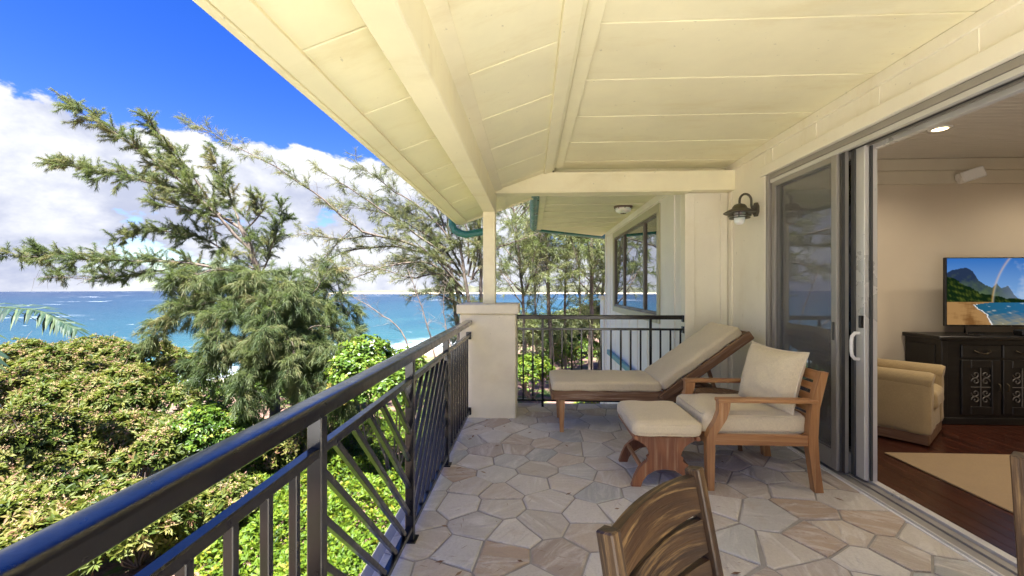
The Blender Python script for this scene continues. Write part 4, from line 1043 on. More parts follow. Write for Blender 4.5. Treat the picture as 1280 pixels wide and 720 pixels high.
tl_ = np.interp(u, [0, .05, .1, .16, .24, .33, .45, .6, .7], [.28, .30, .36, .42, .50, .55, .59, .62, .64]) + n_b * .02
tr_ = lerp3(L3((.006, .018, .006)) + 0 * u[..., None], L3((.075, .10, .015)), np.clip(nz2(u, v, 22, 8) * .9 + n_b * .5 + n_a * .4, 0, 1)); img = np.where((v > tl_)[..., None], tr_, img)
wt = lerp3(L3((.015, .10, .16)) + 0 * u[..., None], L3((.02, .14, .34)), np.clip(u * 1.4 - .3, 0, 1)); wt = lerp3(wt, L3((.30, .26, .15)), np.clip((v - .80 + n_c * .10) * 4, 0, .85)); wt = lerp3(wt, L3((.6, .66, .68)), np.clip(n_c * 1.5 - 1.0, 0, .5))
img = np.where((v > .665)[..., None], wt, img)
shl = np.interp(v, [.64, .70, .76, .84, .92, 1], [.46, .20, .24, .31, .335, .36]) + n_a * .012
sand = lerp3(L3((.36, .20, .075)) + 0 * u[..., None], L3((.16, .07, .02)), np.clip(n_a * .9 + .1, 0, .9)); img = np.where(((v > .655) & (u < shl))[..., None], sand, img)
img = np.where(((v > .69) & (np.abs(u - shl - .006 + n_c * .006) < .006))[..., None], L3((.75, .72, .68)), img)
rr_ = np.hypot(u - 1.02, (v - .72) * .56 + .0); bow = np.exp(-((rr_ - .66) / .009) ** 2) * (v < .66)
hue = np.clip((rr_ - .66) / .016 + .5, 0, 1)[..., None]; bc = np.concatenate([.5 + .5 * hue, .55 - 0 * hue, .55 - .45 * hue], 2); img = img + (bc - img) * (bow * .42)[..., None]
V = [(tx0 + .012 + (tw - .024) * i / NX, ty - .0015, tz0 + thh - .010 - (thh - .026) * j / NY) for j in range(NY + 1) for i in range(NX + 1)]
Fq = [[j * (NX + 1) + i, (j + 1) * (NX + 1) + i, (j + 1) * (NX + 1) + i + 1, j * (NX + 1) + i + 1] for j in range(NY) for i in range(NX)]
me = bpy.data.meshes.new('screen'); me.from_pydata(V, [], Fq); me.update()
ca = me.color_attributes.new('picture', 'FLOAT_COLOR', 'POINT'); ca.data.foreach_set('color', np.concatenate([np.clip(img, 0, 1), np.ones(u.shape + (1,))], 2).astype(np.float32).ravel())
m = bpy.data.materials.new('lit_screen'); m.use_nodes = True; t = m.node_tree; t.nodes.clear(); o_ = nn(t, 'ShaderNodeOutputMaterial'); e_ = nn(t, 'ShaderNodeEmission'); at = nn(t, 'ShaderNodeAttribute', attribute_name='picture')
t.links.new(at.outputs['Color'], e_.inputs[0]); e_.inputs[1].default_value = .115; t.links.new(e_.outputs[0], o_.inputs[0]); link_mesh('screen', me, m, tv)
rebase(tv, (tx0 + tw / 2, ty, .926))
bx = MB(); bx.box((5.06, 4.52, .9265), (5.36, 4.62, .985), .01); setp(bx.build('cablebox', M['blackplastic']), 'small black soundbar on the sideboard under the television', 'speaker')  # cable box standing below the screen
cb = MB(); cb.tube([(4.60, 4.62, .932), (4.56, 4.56, .932), (4.62, 4.53, .933), (4.70, 4.55, .934), (4.66, 4.60, .934), (4.74, 4.64, .934)], .006, 6); setp(cb.build('power_cable', M['blackplastic']), 'loose black cable on the sideboard by the television foot', 'cable')
spk = thing('wall_speaker', 'small white wall speaker on the crown board above the television', 'speaker'); c = UY(1199, 222, IY1 - .06)
b = MB(); b.box((c.x - .02, IY1 - .06, c.z - .03), (c.x + .02, IY1 - .031, c.z + .03), .004); b.build('bracket', M['white'], spk)
b = MB(); b.obox(c + Vector((.02, -.10, .0)), [Vector((.9, -.3, .3)).normalized(), Vector((.3, .95, 0)).normalized(), Vector((-.28, .09, .95)).normalized()], [.10, .06, .06], .012); b.build('cabinet', M['white'], spk)
rebase(spk, c)
# lit recessed downlights: first is in view, other three added unseen to brighten room
dlp = UZ(1175, 161, IC - .002) if False else P(1175, 161, (IC - CAMZ) * F / (360 - 161))
for i, (x, y) in enumerate(((dlp.x, dlp.y), (dlp.x + 1.8, dlp.y), (dlp.x, dlp.y - 1.9), (dlp.x + 1.8, dlp.y - 1.9))):
    dl = thing('downlight', 'lit recessed downlight in the beadboard living room ceiling', 'downlight', (x, y, IC), 0, 'recessed downlights')
    b = MB(); b.lathe((0, 0, 0), [(.055, .004), (.055, -.006), (.085, -.006), (.088, .002)], 24); b.build('trim_ring', M['white'], dl)
    b = MB(); b.lathe((0, 0, 0), [(.0, -.003), (.056, -.003)], 24); b.build('lens', M['downlight'], dl)
    ld = bpy.data.lights.new('downlight_beam', 'SPOT'); ld.energy = 10; ld.spot_size = R(150); ld.spot_blend = 1.0; ld.color = (1, .86, .68); ld.shadow_soft_size = .05
    lo_ = bpy.data.objects.new('downlight_beam', ld); COL.objects.link(lo_); lo_.parent = dl; lo_.location = (0, 0, -.02)
# sheer curtain behind the stacked panels
b = MB(); V = []; Fc = []; n = 120
for i in range(n + 1):
    y = 3.25 + .90 * i / n; x = RX + .255 + .022 * math.sin(i * .85) + .01 * math.sin(i * .31)
    V += [(x, y, .03), (x, y, HZ - .03)]
for i in range(n): Fc.append([2 * i, 2 * i + 2, 2 * i + 3, 2 * i + 1])
b._add(V, Fc, [[(0, 0)] * 4 for _ in Fc], True)
m = bpy.data.materials.new('sheer_voile'); m.use_nodes = True; t = m.node_tree; t.nodes.clear(); o_ = nn(t, 'ShaderNodeOutputMaterial'); a_ = nn(t, 'ShaderNodeBsdfTransparent'); d_ = nn(t, 'ShaderNodeBsdfDiffuse'); d_.inputs[0].default_value = (.34, .33, .31, 1); mx = nn(t, 'ShaderNodeMixShader'); mx.inputs[0].default_value = .75
t.links.new(a_.outputs[0], mx.inputs[1]); t.links.new(d_.outputs[0], mx.inputs[2]); t.links.new(mx.outputs[0], o_.inputs[0])
setp(b.build('sheer_curtain', m), 'grey pleated sheer curtain hanging behind the sliding glass', 'curtain')

# ================================================================ VEGETATION
def unit(a): return a / np.maximum(np.linalg.norm(a, axis=-1, keepdims=True), 1e-9)
def fast_mesh(name, V, T, tint, mat, parent=None, corners=3):
    """V (n,3), T (m,corners) int, tint (m,)"""
    me = bpy.data.meshes.new(name); nv, nf = len(V), len(T)
    me.vertices.add(nv); me.vertices.foreach_set('co', np.ascontiguousarray(V, dtype=np.float32).ravel())
    me.loops.add(nf * corners); me.loops.foreach_set('vertex_index', np.ascontiguousarray(T, dtype=np.int32).ravel())
    me.polygons.add(nf); me.polygons.foreach_set('loop_start', np.arange(0, nf * corners, corners, dtype=np.int32))
    if tint is not None:
        at = me.attributes.new('tint', 'FLOAT', 'FACE'); at.data.foreach_set('value', np.clip(tint, 0, 1).astype(np.float32))
    me.update(calc_edges=True)
    return link_mesh(name, me, mat, parent)
class Tree:
    def __init__(s, seed):
        s.r = np.random.default_rng(seed); s.V = []; s.Fq = []; s.nv = 0; s.pts = []; s.tan = []; s.tnt = []; s.scl = []; s.k = 1.0
    def tube(s, pts, r0, r1, n=5):
        pts = np.asarray(pts, float); m = len(pts); t = unit(np.gradient(pts, axis=0)); a = np.array([.31, .52, .79]); u = unit(np.cross(t, a)); w = np.cross(t, u)
        rr = np.linspace(r0, r1, m)[:, None, None]; ang = np.arange(n) * 2 * np.pi / n
        ring = pts[:, None, :] + rr * (u[:, None, :] * np.cos(ang)[None, :, None] + w[:, None, :] * np.sin(ang)[None, :, None])
        s.V.append(ring.reshape(-1, 3)); i = np.arange(m - 1)[:, None] * n; k = np.arange(n)[None, :]; k2 = (k + 1) % n
        s.Fq.append((np.stack([i + k, i + k2, i + n + k2, i + n + k], -1).reshape(-1, 4) + s.nv)); s.nv += m * n
    def curve(s, p, d, L, n, droop, jit):
        pts = [np.array(p, float)]; d = np.array(d, float); st = L / n
        for _ in range(n):
            d = unit(d + s.r.normal(0, jit, 3) + np.array([0, 0, -droop * st])); pts.append(pts[-1] + d * st)
        return np.array(pts)
    def sample(s, pts, step, tint, jitter=.0):
        seg = np.diff(pts, axis=0); L = np.linalg.norm(seg, axis=1); tot = L.sum(); n = max(1, int(tot / step)); tt = np.linspace(0.15, 1, n) * tot; cs = np.concatenate([[0], np.cumsum(L)])
        idx = np.clip(np.searchsorted(cs, tt) - 1, 0, len(L) - 1); f = (tt - cs[idx]) / L[idx]
        s.pts.append(pts[idx] + seg[idx] * f[:, None]); s.tan.append(seg[idx] / L[idx][:, None]); s.tnt.append(np.full(n, tint)); s.scl.append(np.full(n, s.k))
    def limb(s, pts, r0, r1, L1=.9, sp=.22, L2=.35, wind=(0, 0, 0), droop=.5, start=.25, twigs=4, up=.15, step=.05, tint=.4, bare=.0, nl=6):
        pts = np.asarray(pts, float)
        # smooth resample
        k = np.linspace(0, len(pts) - 1, (len(pts) - 1) * 4 + 1); q = np.stack([np.interp(k, np.arange(len(pts)), pts[:, c]) for c in range(3)], 1)
        for _ in range(2): q[1:-1] = (q[:-2] + 2 * q[1:-1] + q[2:]) / 4
        q[1:-1] += s.r.normal(0, .012, q[1:-1].shape) * (1 + r0 * 8)
        s.tube(q, r0, r1, nl)
        seg = np.diff(q, axis=0); Ls = np.linalg.norm(seg, axis=1); tot = Ls.sum(); cs = np.concatenate([[0], np.cumsum(Ls)]); t = tot * start
        wind = np.array(wind)
        while t < tot:
            i = min(np.searchsorted(cs, t) - 1, len(Ls) - 1); f = (t - cs[i]) / Ls[i]; p = q[i] + seg[i] * f; tg = seg[i] / Ls[i]; fr = t / tot
            d = unit(tg * .75 + s.r.normal(0, .55, 3) + wind + np.array([0, 0, up])); L = L1 * s.r.uniform(.45, 1.1) * (1 - .45 * fr)
            rad = (r0 + (r1 - r0) * fr) * .45; c = s.curve(p, d, L, 5, droop, .10); s.tube(c, min(rad, .016), .003, 4)
            tn = tint + s.r.normal(0, .16)
            if s.r.random() > bare:
                s.sample(c[2:], step, tn)
                for _ in range(twigs):
                    j = s.r.integers(1, 6); d2 = unit((c[j] - c[j - 1]) / np.linalg.norm(c[j] - c[j - 1]) * .7 + s.r.normal(0, .5, 3) + wind * .6 + np.array([0, 0, up * .5]))
                    c2 = s.curve(c[j], d2, L2 * s.r.uniform(.5, 1.2), 3, droop * 1.3, .12); s.tube(c2, .005, .002, 3); s.sample(c2, step, tn + s.r.normal(0, .08))
            else:
                for _ in range(3):
                    j = s.r.integers(2, 6); c2 = s.curve(c[j], unit(c[j] - c[j - 1] + s.r.normal(0, .35, 3)), L2 * 1.2, 3, 0, .1); s.tube(c2, .005, .0015, 3)
            t += sp * s.r.uniform(.6, 1.4)
    def needles(s, per, length, droop, spread, width, mat, parent, name='crown'):
        Pn = np.repeat(np.concatenate(s.pts), per, 0); Tn = np.repeat(np.concatenate(s.tan), per, 0); ti = np.repeat(np.concatenate(s.tnt), per); n = len(Pn)
        Pn = Pn + s.r.normal(0, .012, Pn.shape)
        d = unit(Tn * .8 + s.r.normal(0, spread, Pn.shape)); d2 = unit(d + np.array([0, 0, -droop])); L = (length * np.repeat(np.concatenate(s.scl), per) * s.r.uniform(.5, 1.25, n))[:, None]
        sd = unit(np.cross(d, s.r.normal(0, 1, Pn.shape))); mid = Pn + d * L * .5; tip = mid + d2 * L * .5; w = width / 2
        V = np.stack([Pn - sd * w * .7, Pn + sd * w * .7, mid + sd * w, mid - sd * w, tip], 1).reshape(-1, 3); b0 = np.arange(n)[:, None] * 5
        T = np.concatenate([b0 + np.array([0, 1, 2]), b0 + np.array([0, 2, 3]), b0 + np.array([3, 2, 4])], 1).reshape(-1, 3)
        fast_mesh(name, V, T, np.repeat(ti + s.r.normal(0, .12, n), 3), mat, parent); return n
    def wood(s, mat, parent, name='trunk'):
        o = fast_mesh(name, np.concatenate(s.V), np.concatenate(s.Fq), None, mat, parent, 4)
        o.data.polygons.foreach_set('use_smooth', [True] * len(o.data.polygons)); return o
def pl(d, *pp): return [tuple(P(p[0], p[1], d + (p[2] if len(p) > 2 else 0))) for p in pp]

# ---- big casuarina in front of the sea
tA = Tree(11); D = 12.5
rootA = P(345, 570, D); rootA.z = float(gz(rootA.x, rootA.y)); th_ = thing('casuarina_tree', 'windswept casuarina with dense drooping needles rising behind the flowering shrubs', 'tree', rootA)
base = [tuple(rootA - Vector((0, 0, .2)))]
tA.limb(base + pl(D, (343, 480), (337, 420), (330, 370), (318, 320), (300, 283)), .16, .06, .9, .16, .4, (-.1, 0, 0), .8, .45, 5, tint=.35)
WND = (-.42, 0, .18)
def A(pp, r0=.04, dd=0, **k): tA.limb(pl(D + dd, *pp), r0, .006, **k)
tA.k = .62
up_ = dict(L1=.62, sp=.115, L2=.34, wind=WND, droop=.25, twigs=6, tint=.62, start=.2, step=.036)
A([(318, 320), (272, 268, -.2), (212, 215, -.5), (150, 172, -.8), (88, 131, -1)], .05, **up_)
A([(300, 285), (235, 240, .3), (165, 222, .4), (68, 204, .4)], .045, **up_)
A([(262, 252), (232, 205, -.1), (208, 180), (186, 146, -.2)], .03, **up_)
A([(300, 284), (286, 240, .5), (266, 192, .8)], .03, **{**up_, 'wind': (-.2, 0, .35)})
A([(305, 290), (330, 262, .3), (316, 248, .2)], .03, **{**up_, 'wind': (-.1, 0, .35)})
A([(325, 350), (240, 328, -.3), (150, 326, -.6), (80, 322, -.7), (14, 320, -.9)], .05, **{**up_, 'tint': .45, 'droop': .35})
A([(240, 330, -.3), (170, 345, -.2), (110, 350), (50, 346)], .025, **{**up_, 'bare': .45, 'tint': .4})
A([(322, 340), (262, 300, .5), (200, 285, .8), (150, 300, .9)], .035, **{**up_, 'tint': .45})
A([(290, 275), (230, 262, -.4), (190, 255, -.6)], .03, **up_)
A([(325, 345), (345, 300, -.4), (352, 262, -.4)], .03, **{**up_, 'wind': (-.1, 0, .4), 'tint': .4})
tA.k = 1.0
dn = dict(L1=.85, sp=.11, L2=.42, wind=(-.05, 0, .05), droop=1.5, twigs=7, tint=.42, start=.12, step=.045, up=.25)
for pp, dd in (([(335, 400), (285, 372, -.6), (235, 385, -1.0), (196, 425, -1.2)], 0), ([(333, 385), (290, 335, -.4), (250, 340, -.8), (214, 362, -1)], 0), ([(337, 410), (300, 385, -1), (280, 400, -1.6), (270, 430, -1.9)], 0),
               ([(338, 420), (350, 372, -.9), (362, 352, -1.3), (372, 375, -1.6)], 0), ([(338, 410), (330, 360, -1.0), (318, 345, -1.4), (306, 360, -1.8)], 0), ([(340, 425), (380, 385, -.3), (402, 352, -.3), (412, 335, -.3)], 0),
               ([(342, 440), (392, 405, -.6), (425, 410, -.8), (442, 440, -.9)], 0), ([(342, 445), (385, 425, -1), (415, 435, -1.4), (432, 470, -1.6)], 0), ([(342, 455), (355, 415, -1.3), (365, 425, -1.9), (368, 465, -2.1)], 0),
               ([(340, 460), (310, 425, -1.2), (285, 432, -1.6), (262, 465, -1.8)], 0), ([(340, 440), (390, 380, .7), (425, 375, .9), (440, 400, 1)], 0), ([(336, 400), (300, 350, .8), (265, 355, 1.1), (240, 395, 1.2)], 0),
               ([(338, 430), (345, 385, -1.4), (340, 380, -2), (330, 415, -2.4)], 0), ([(342, 470), (395, 445, -1), (420, 465, -1.3), (425, 495, -1.4)], 0), ([(342, 470), (325, 450, -1.4), (312, 470, -1.8), (305, 500, -1.9)], 0), ([(342, 480), (365, 455, -1.2), (385, 475, -1.7), (392, 505, -1.8)], 0)):
    A(pp, .035, dd, **dn)
tA.wood(M['bark'], th_); nA = tA.needles(9, .23, .8, .34, .0085, M['needleA'], th_)
for c in th_.children: c.location = -rootA
# ---- second casuarina, sparse and wind bent
tB = Tree(23); D = 17
rootB = P(592, 470, D); rootB.z = float(gz(rootB.x, rootB.y)); thB = thing('casuarina_tree', 'sparse wind bent casuarina with long bare arching branches behind the corner pillar', 'tree', rootB)
def B(pp, r0=.04, **k): tB.limb(pl(D, *pp), r0, .006, **k)
sb = dict(L1=.85, sp=.21, L2=.36, wind=(-.45, 0, .22), droop=.3, twigs=4, tint=.5, start=.2, step=.06, bare=.2)
for (bx_, tx_, tp) in ((592, 575, 300), (582, 560, 330), (604, 600, 270), (575, 548, 345)):
    q0 = P(bx_, 470, D); q0.z = float(gz(q0.x, q0.y)) - .1
    tB.limb([tuple(q0)] + pl(D, (bx_ - 2, 400), ((bx_ + tx_) / 2, 360), (tx_, tp)), .11, .05, **{**sb, 'start': .5})
B([(576, 345), (515, 302, .2), (452, 292, .4), (405, 250, .2), (345, 208, 0), (292, 182, 0), (236, 151, 0)], .06, **sb)
B([(578, 362), (540, 326), (490, 330, -.4), (440, 348, -.6), (395, 368, -.7)], .055, **sb)
B([(570, 330), (500, 306, .5), (432, 312, .8), (385, 340, 1), (352, 352, 1)], .05, **sb)
B([(568, 305), (532, 262), (482, 232, .2), (440, 200, .3)], .045, **sb)
B([(560, 300), (545, 255, .4), (520, 222, .5), (486, 205, .4)], .045, **sb)
B([(556, 318), (490, 272, -.5), (432, 232, -.8), (398, 212, -.9)], .045, **sb)
B([(560, 312), (520, 285, .6), (470, 262, .9), (420, 258, 1)], .04, **{**sb, 'bare': .1})
B([(575, 350), (545, 340, -.5), (512, 350, -.8), (480, 335, -.9), (430, 330, -1)], .04, **sb)
B([(470, 295, .4), (420, 300, .3), (380, 290, .2), (352, 300, .1)], .03, **sb)
B([(440, 285, .3), (410, 315, .2), (390, 350, .1), (400, 385, 0)], .022, **{**sb, 'wind': (0, 0, -.3), 'bare': .4})
B([(585, 345), (600, 290), (632, 250), (655, 235)], .05, **{**sb, 'wind': (.1, 0, .2), 'bare': .05})
B([(588, 350), (618, 310), (650, 300), (690, 285)], .045, **{**sb, 'wind': (.2, 0, .1), 'bare': .05})
for pp in ([(580, 340), (560, 300), (560, 265), (540, 240)], [(585, 330), (585, 290), (575, 260), (560, 240)], [(578, 360), (550, 330, -.8), (530, 310, -1), (505, 290, -1)], [(580, 370), (556, 350, .7), (530, 330, 1), (500, 325, 1)], [(590, 350), (598, 310), (596, 280)], [(582, 350), (548, 300, .8), (520, 268, 1.2), (480, 250, 1.4)]):
    B(pp, .05, **{**sb, 'bare': .04, 'sp': .12, 'tint': .38, 'twigs': 6, 'L1': .95, 'wind': (-.25, 0, .1), 'droop': .7})
B([(584, 385), (560, 372, -.5), (535, 365, -.7), (512, 372, -.8)], .03, **{**sb, 'wind': (-.2, 0, 0), 'tint': .2, 'L1': .5, 'bare': 0})
tB.wood(M['bark'], thB); nB = tB.needles(6, .22, .5, .42, .0105, M['needleB'], thB)
for c in thB.children: c.location = -rootB
# ---- grove beyond the wing
nC = 0
for i, (pp, D, lab) in enumerate((([(657, 455), (655, 380), (648, 310), (640, 250)], 20, 'slender casuarina growing beside the corner pillar cap'), ([(692, 462), (686, 380), (682, 310), (682, 245)], 23, 'straight casuarina with pale leaves below the teal wing gutter'),
        ([(707, 455), (706, 380), (708, 320), (716, 270)], 24, 'twin leaning casuarina between the pillar and the wing'), ([(738, 458), (739, 390), (740, 320), (741, 262)], 21, 'thick dark trunked casuarina beside the wing wall'),
        ([(748, 452), (752, 380), (758, 320), (762, 275)], 25, 'tilted casuarina half hidden by the wing corner'), ([(672, 440), (668, 380), (672, 320), (676, 260)], 30, 'thin distant casuarina behind the pillar railing'), ([(722, 440), (726, 380), (722, 320), (724, 262)], 31, 'hazy far casuarina in the middle of the grove'))):
    tC = Tree(40 + i); r0 = P(pp[0][0], pp[0][1], D); r0.z = float(gz(r0.x, r0.y))
    t_ = thing('grove_casuarina', lab, 'tree', r0, 0, 'casuarinas in the grove'); r_ = .15 if i in (1, 3) else .09
    kw = dict(L1=1.5, sp=.26, L2=.6, droop=.55, twigs=4, tint=.5, start=.16, step=.085, bare=.18, up=.3)
    tC.limb([tuple(r0 - Vector((0, 0, .2)))] + pl(D, *pp[1:]), r_, .04, **kw)
    for k in range(13):
        f_ = rs.uniform(.25, 1); j = f_ * (len(pp) - 1); a0 = int(min(j, len(pp) - 2)); q = [pp[a0][c] + (pp[a0 + 1][c] - pp[a0][c]) * (j - a0) for c in (0, 1)]
        dx = rs.uniform(-50, 50) * 20 / D; tC.limb(pl(D, tuple(q), (q[0] + dx * .5, q[1] - rs.uniform(15, 40), rs.uniform(-1, 1)), (q[0] + dx, q[1] - rs.uniform(35, 75), rs.uniform(-2, 2))), .035, .008, **{**kw, 'start': .2})
    tC.wood(M['bark'], t_); nC += tC.needles(5, .30, .7, .42, .016, M['needleC'], t_)
    for c in t_.children: c.location = -r0
# ---- dead saplings in front of the bay
for pp, D, lab in (([(548, 470), (538, 420), (524, 372), (510, 338)], 13, 'leafless upright sapling in front of the bay'), ([(520, 460), (502, 412), (470, 388), (428, 362)], 14, 'leafless sapling leaning over the green bush'), ([(570, 450), (560, 420), (554, 392), (556, 360)], 14, 'small bare twig tree next to the corner pillar')):
    tD = Tree(int(pp[0][0])); r0 = P(pp[0][0], pp[0][1], D); r0.z = float(gz(r0.x, r0.y)); t_ = thing('bare_sapling', lab, 'sapling', r0)
    tD.limb([tuple(r0)] + pl(D, *pp), .035, .008, L1=.8, sp=.16, L2=.3, wind=(-.15, 0, .25), droop=0, start=.6, bare=1.1, twigs=3)
    tD.wood(M['twig'], t_)
    for c in t_.children: c.location = -r0

# ---- leafy plants built from many leaf faces
def leaf_cloud(name, C, N, k, length, width, tilt, mat, parent, seed, tint0=.5, tvar=.2, fold=.0):
    """rosettes of k diamond leaves at centres C with axis N"""
    r = np.random.default_rng(seed); n = len(C); Cc = np.repeat(C, k, 0); Nn = unit(np.repeat(N, k, 0) + r.normal(0, .15, (n * k, 3)))
    a = unit(np.cross(Nn, r.normal(0, 1, Nn.shape))); d = unit(a + Nn * r.uniform(tilt[0], tilt[1], (n * k, 1))); sd = unit(np.cross(d, Nn)); up = np.cross(sd, d)
    L = length * r.uniform(.6, 1.2, (n * k, 1)); W = width * r.uniform(.7, 1.2, (n * k, 1)); b0 = Cc + d * L * .08
    V = np.stack([b0, b0 + d * L * .55 + sd * W * .5 + up * L * .06, b0 + d * L - up * L * r.uniform(.0, .25, (n * k, 1)), b0 + d * L * .55 - sd * W * .5 + up * L * .06], 1).reshape(-1, 3); i = np.arange(n * k)[:, None] * 4
    T = np.concatenate([i + np.array([0, 1, 2]), i + np.array([0, 2, 3])], 1).reshape(-1, 3)
    tn = np.repeat(np.clip(tint0 + r.normal(0, tvar, n), 0, 1), k) + r.normal(0, .10, n * k)
    return fast_mesh(name, V, T, np.repeat(tn, 2), mat, parent)
def shell(n, lobes, seed, thick=.16):
    """points near the surface of overlapping lobes, skipping what lies deep inside another lobe"""
    r = np.random.default_rng(seed); Cs = []; Ns = []
    vol = np.array([l[3] * l[4] for l in lobes]); vol = vol / vol.sum()
    for (cx, cy, cz, rx_, rz_), f in zip(lobes, vol):
        m_ = int(n * f); d = unit(r.normal(0, 1, (m_, 3))); d[:, 2] = np.where(d[:, 2] < -.25, -d[:, 2], d[:, 2]); rad = 1 - np.abs(r.normal(0, thick, (m_, 1)))
        bump_ = 1 + .12 * np.sin(d[:, :1] * 9 + cx) * np.sin(d[:, 1:2] * 8 + cy) + .07 * np.sin(d[:, 2:] * 15 + cx * 3)
        Cs.append(np.array([cx, cy, cz]) + d * rad * bump_ * np.array([rx_, rx_, rz_])); Ns.append(unit(d + np.array([0, 0, .55])))
    C = np.concatenate(Cs); N = np.concatenate(Ns); keep = np.ones(len(C), bool)
    for (cx, cy, cz, rx_, rz_) in lobes:
        q = (C - np.array([cx, cy, cz])) / np.array([rx_, rx_, rz_]); keep &= (np.linalg.norm(q, axis=1) > .60)
    return C[keep], N[keep]
def stems(name, base, tops, mat, parent, seed, r0=.03):
    t = Tree(seed)
    for q in tops:
        q = np.array(q); m_ = (np.array(base) * .5 + q * .5) + t.r.normal(0, .12, 3); c = np.array([base, m_, q]); k = np.linspace(0, 2, 7); cc = np.stack([np.interp(k, [0, 1, 2], c[:, j]) for j in range(3)], 1); cc[1:-1] += t.r.normal(0, .03, cc[1:-1].shape); t.tube(cc, r0, r0 * .3, 5)
        for _ in range(5):
            j = t.r.integers(3, 7); c2 = t.curve(cc[j], unit(t.r.normal(0, .6, 3) + np.array([0, 0, .5])), t.r.uniform(.25, .55), 4, .2, .15); t.tube(c2, .009, .003, 4)
    t.wood(mat, parent, name)
def shrub(px, d, ztop, rad, seed, nros, dens=1.0):
    c = P(px, 360, d); g = float(gz(c.x, c.y)); c.z = g
    t_ = thing('flowering_shrub', 'sprawling yellow green shrub with faded tan blossoms below the balcony', 'shrub', c, 0, 'flowering shrubs on the seaward slope')
    r = random.Random(seed); lobes = []; H = ztop - g
    for k in range(9):
        a = r.uniform(0, 6.28); q = rad * math.sqrt(r.random()) * .8; rr = rad * r.uniform(.34, .55); lobes.append((q * math.cos(a), q * math.sin(a), H - rr * .8 - (q / rad) ** 2 * H * .22 - r.uniform(0, .3), rr, rr * .85))
    C, N = shell(nros, lobes, seed, .13)
    rr = np.random.default_rng(seed); fl = rr.random(len(C)) < np.clip((C[:, 2] - H * .55) / (H * .5), 0, 1) * .7
    tz_n = .17 * np.sin(C[:, 0] * 2.1 + seed) * np.sin(C[:, 1] * 2.4) + .14 * np.sin(C[:, 0] * 5.3) * np.sin(C[:, 1] * 4.7 + C[:, 2] * 3)
    leaf_cloud('foliage', C, N, 12, .155, .05, (.15, .9), M['helio'], t_, seed, .48 + tz_n, .16)
    big = rr.random(len(C)) < .22
    leaf_cloud('large_leaves', C[big] - N[big] * .04, N[big], 6, .23, .075, (.0, .6), M['helio'], t_, seed + 3, .38, .2)
    Cf, Nf = C[fl] + N[fl] * .07, N[fl]
    if len(Cf): leaf_cloud('blossoms', np.repeat(Cf, 6, 0) + rr.normal(0, .036, (len(Cf) * 6, 3)), np.repeat(Nf, 6, 0), 5, .036, .018, (.3, 1.4), M['blossom'], t_, seed + 1, .55, .25)
    C2 = C[rr.random(len(C)) < .16]; leaf_cloud('dry_leaves', C2 - np.array([0, 0, .16]), unit(rr.normal(0, 1, C2.shape)), 5, .10, .03, (0, .6), M['blossom'], t_, seed + 2, .15, .15)
    stems('stems', (0, 0, -.1), [(l[0] * 1.1, l[1] * 1.1, l[2] + l[4] * (.55 + .4 * (j % 2))) for j, l in enumerate(lobes)], M['twig'], t_, seed, .022)
for k, (px, d, zt2, rad) in enumerate(((-70, 7.4, -1.9, 1.3), (60, 7.2, -1.95, 1.2), (175, 7.6, -2.15, 1.1), (265, 8.6, -2.35, 1.0), (-60, 9.4, -1.35, 1.4), (60, 9.6, -1.30, 1.4), (160, 9.8, -1.5, 1.3), (235, 10.6, -1.75, 1.1),
        (-20, 12, -.85, 1.6), (80, 12.3, -.80, 1.6), (165, 12.6, -.9, 1.5), (20, 15, -.45, 1.8), (110, 15.4, -.35, 1.8), (180, 15.5, -.5, 1.6), (-90, 14.5, -.5, 1.8))):
    shrub(px, d, zt2, rad, 100 + k * 5, 850 if k in (2, 3, 7) else 1500)
def bush(name, label, cat, px, d, ztop, rad, seed, n, mat, size=(.10, .06), tint=.5, group=None, kk=5, zbase=None):
    c = P(px, 360, d); g = float(gz(c.x, c.y)); c.z = g; t_ = thing(name, label, cat, c, 0, group); r = random.Random(seed); lobes = []; H = ztop - g
    for k in range(8):
        a = r.uniform(0, 6.28); q = rad * math.sqrt(r.random()) * .7; rr = rad * r.uniform(.4, .6); lobes.append((q * math.cos(a), q * math.sin(a), max(rr * .5, H - rr - (q / rad) ** 2 * H * .15 - r.uniform(0, H * .25)), rr, rr * .9))
    C, N = shell(n, lobes, seed, .18); leaf_cloud('foliage', C, N, kk, size[0], size[1], (.0, .8), mat, t_, seed, tint, .2)
    stems('stems', (0, 0, -.1), [(l[0], l[1], l[2]) for l in lobes], M['twig'], t_, seed); return t_
bush('sea_grape_bush', 'rounded glossy green bush just outside the seaward handrail', 'bush', 492, 10.5, .55, 1.25, 301, 2600, M['bushleaf'], (.11, .075), .55)
bush('sea_grape_bush', 'dark green bush between the casuarina and the flowering shrubs', 'bush', 268, 10.8, -1.35, 1.3, 302, 2200, M['bushleaf'], (.11, .06), .45)
bush('sea_grape_bush', 'pale shrub at the right foot of the dense casuarina', 'bush', 412, 12.5, -1.5, 1.2, 311, 1900, M['needleA'], (.13, .03), .5, kk=7)
bush('sea_grape_bush', 'twiggy brownish shrub under the dense casuarina', 'bush', 355, 11.2, -2.1, 1.2, 312, 1200, M['helio'], (.10, .04), .75)
bush('sea_grape_bush', 'green shrub behind the trunk of the dense casuarina', 'bush', 320, 16.5, -1.5, 2.0, 313, 2200, M['bushleaf'], (.13, .06), .5)
bush('sea_grape_bush', 'low shrub on the bank behind the rounded bush', 'bush', 440, 19, -2.2, 2.0, 314, 1900, M['bushleaf'], (.14, .07), .5)
bush('sea_grape_bush', 'grey green shrub on the bank left of the dense casuarina', 'bush', 215, 20, -1.6, 2.4, 316, 2200, M['bushleaf'], (.15, .07), .5)
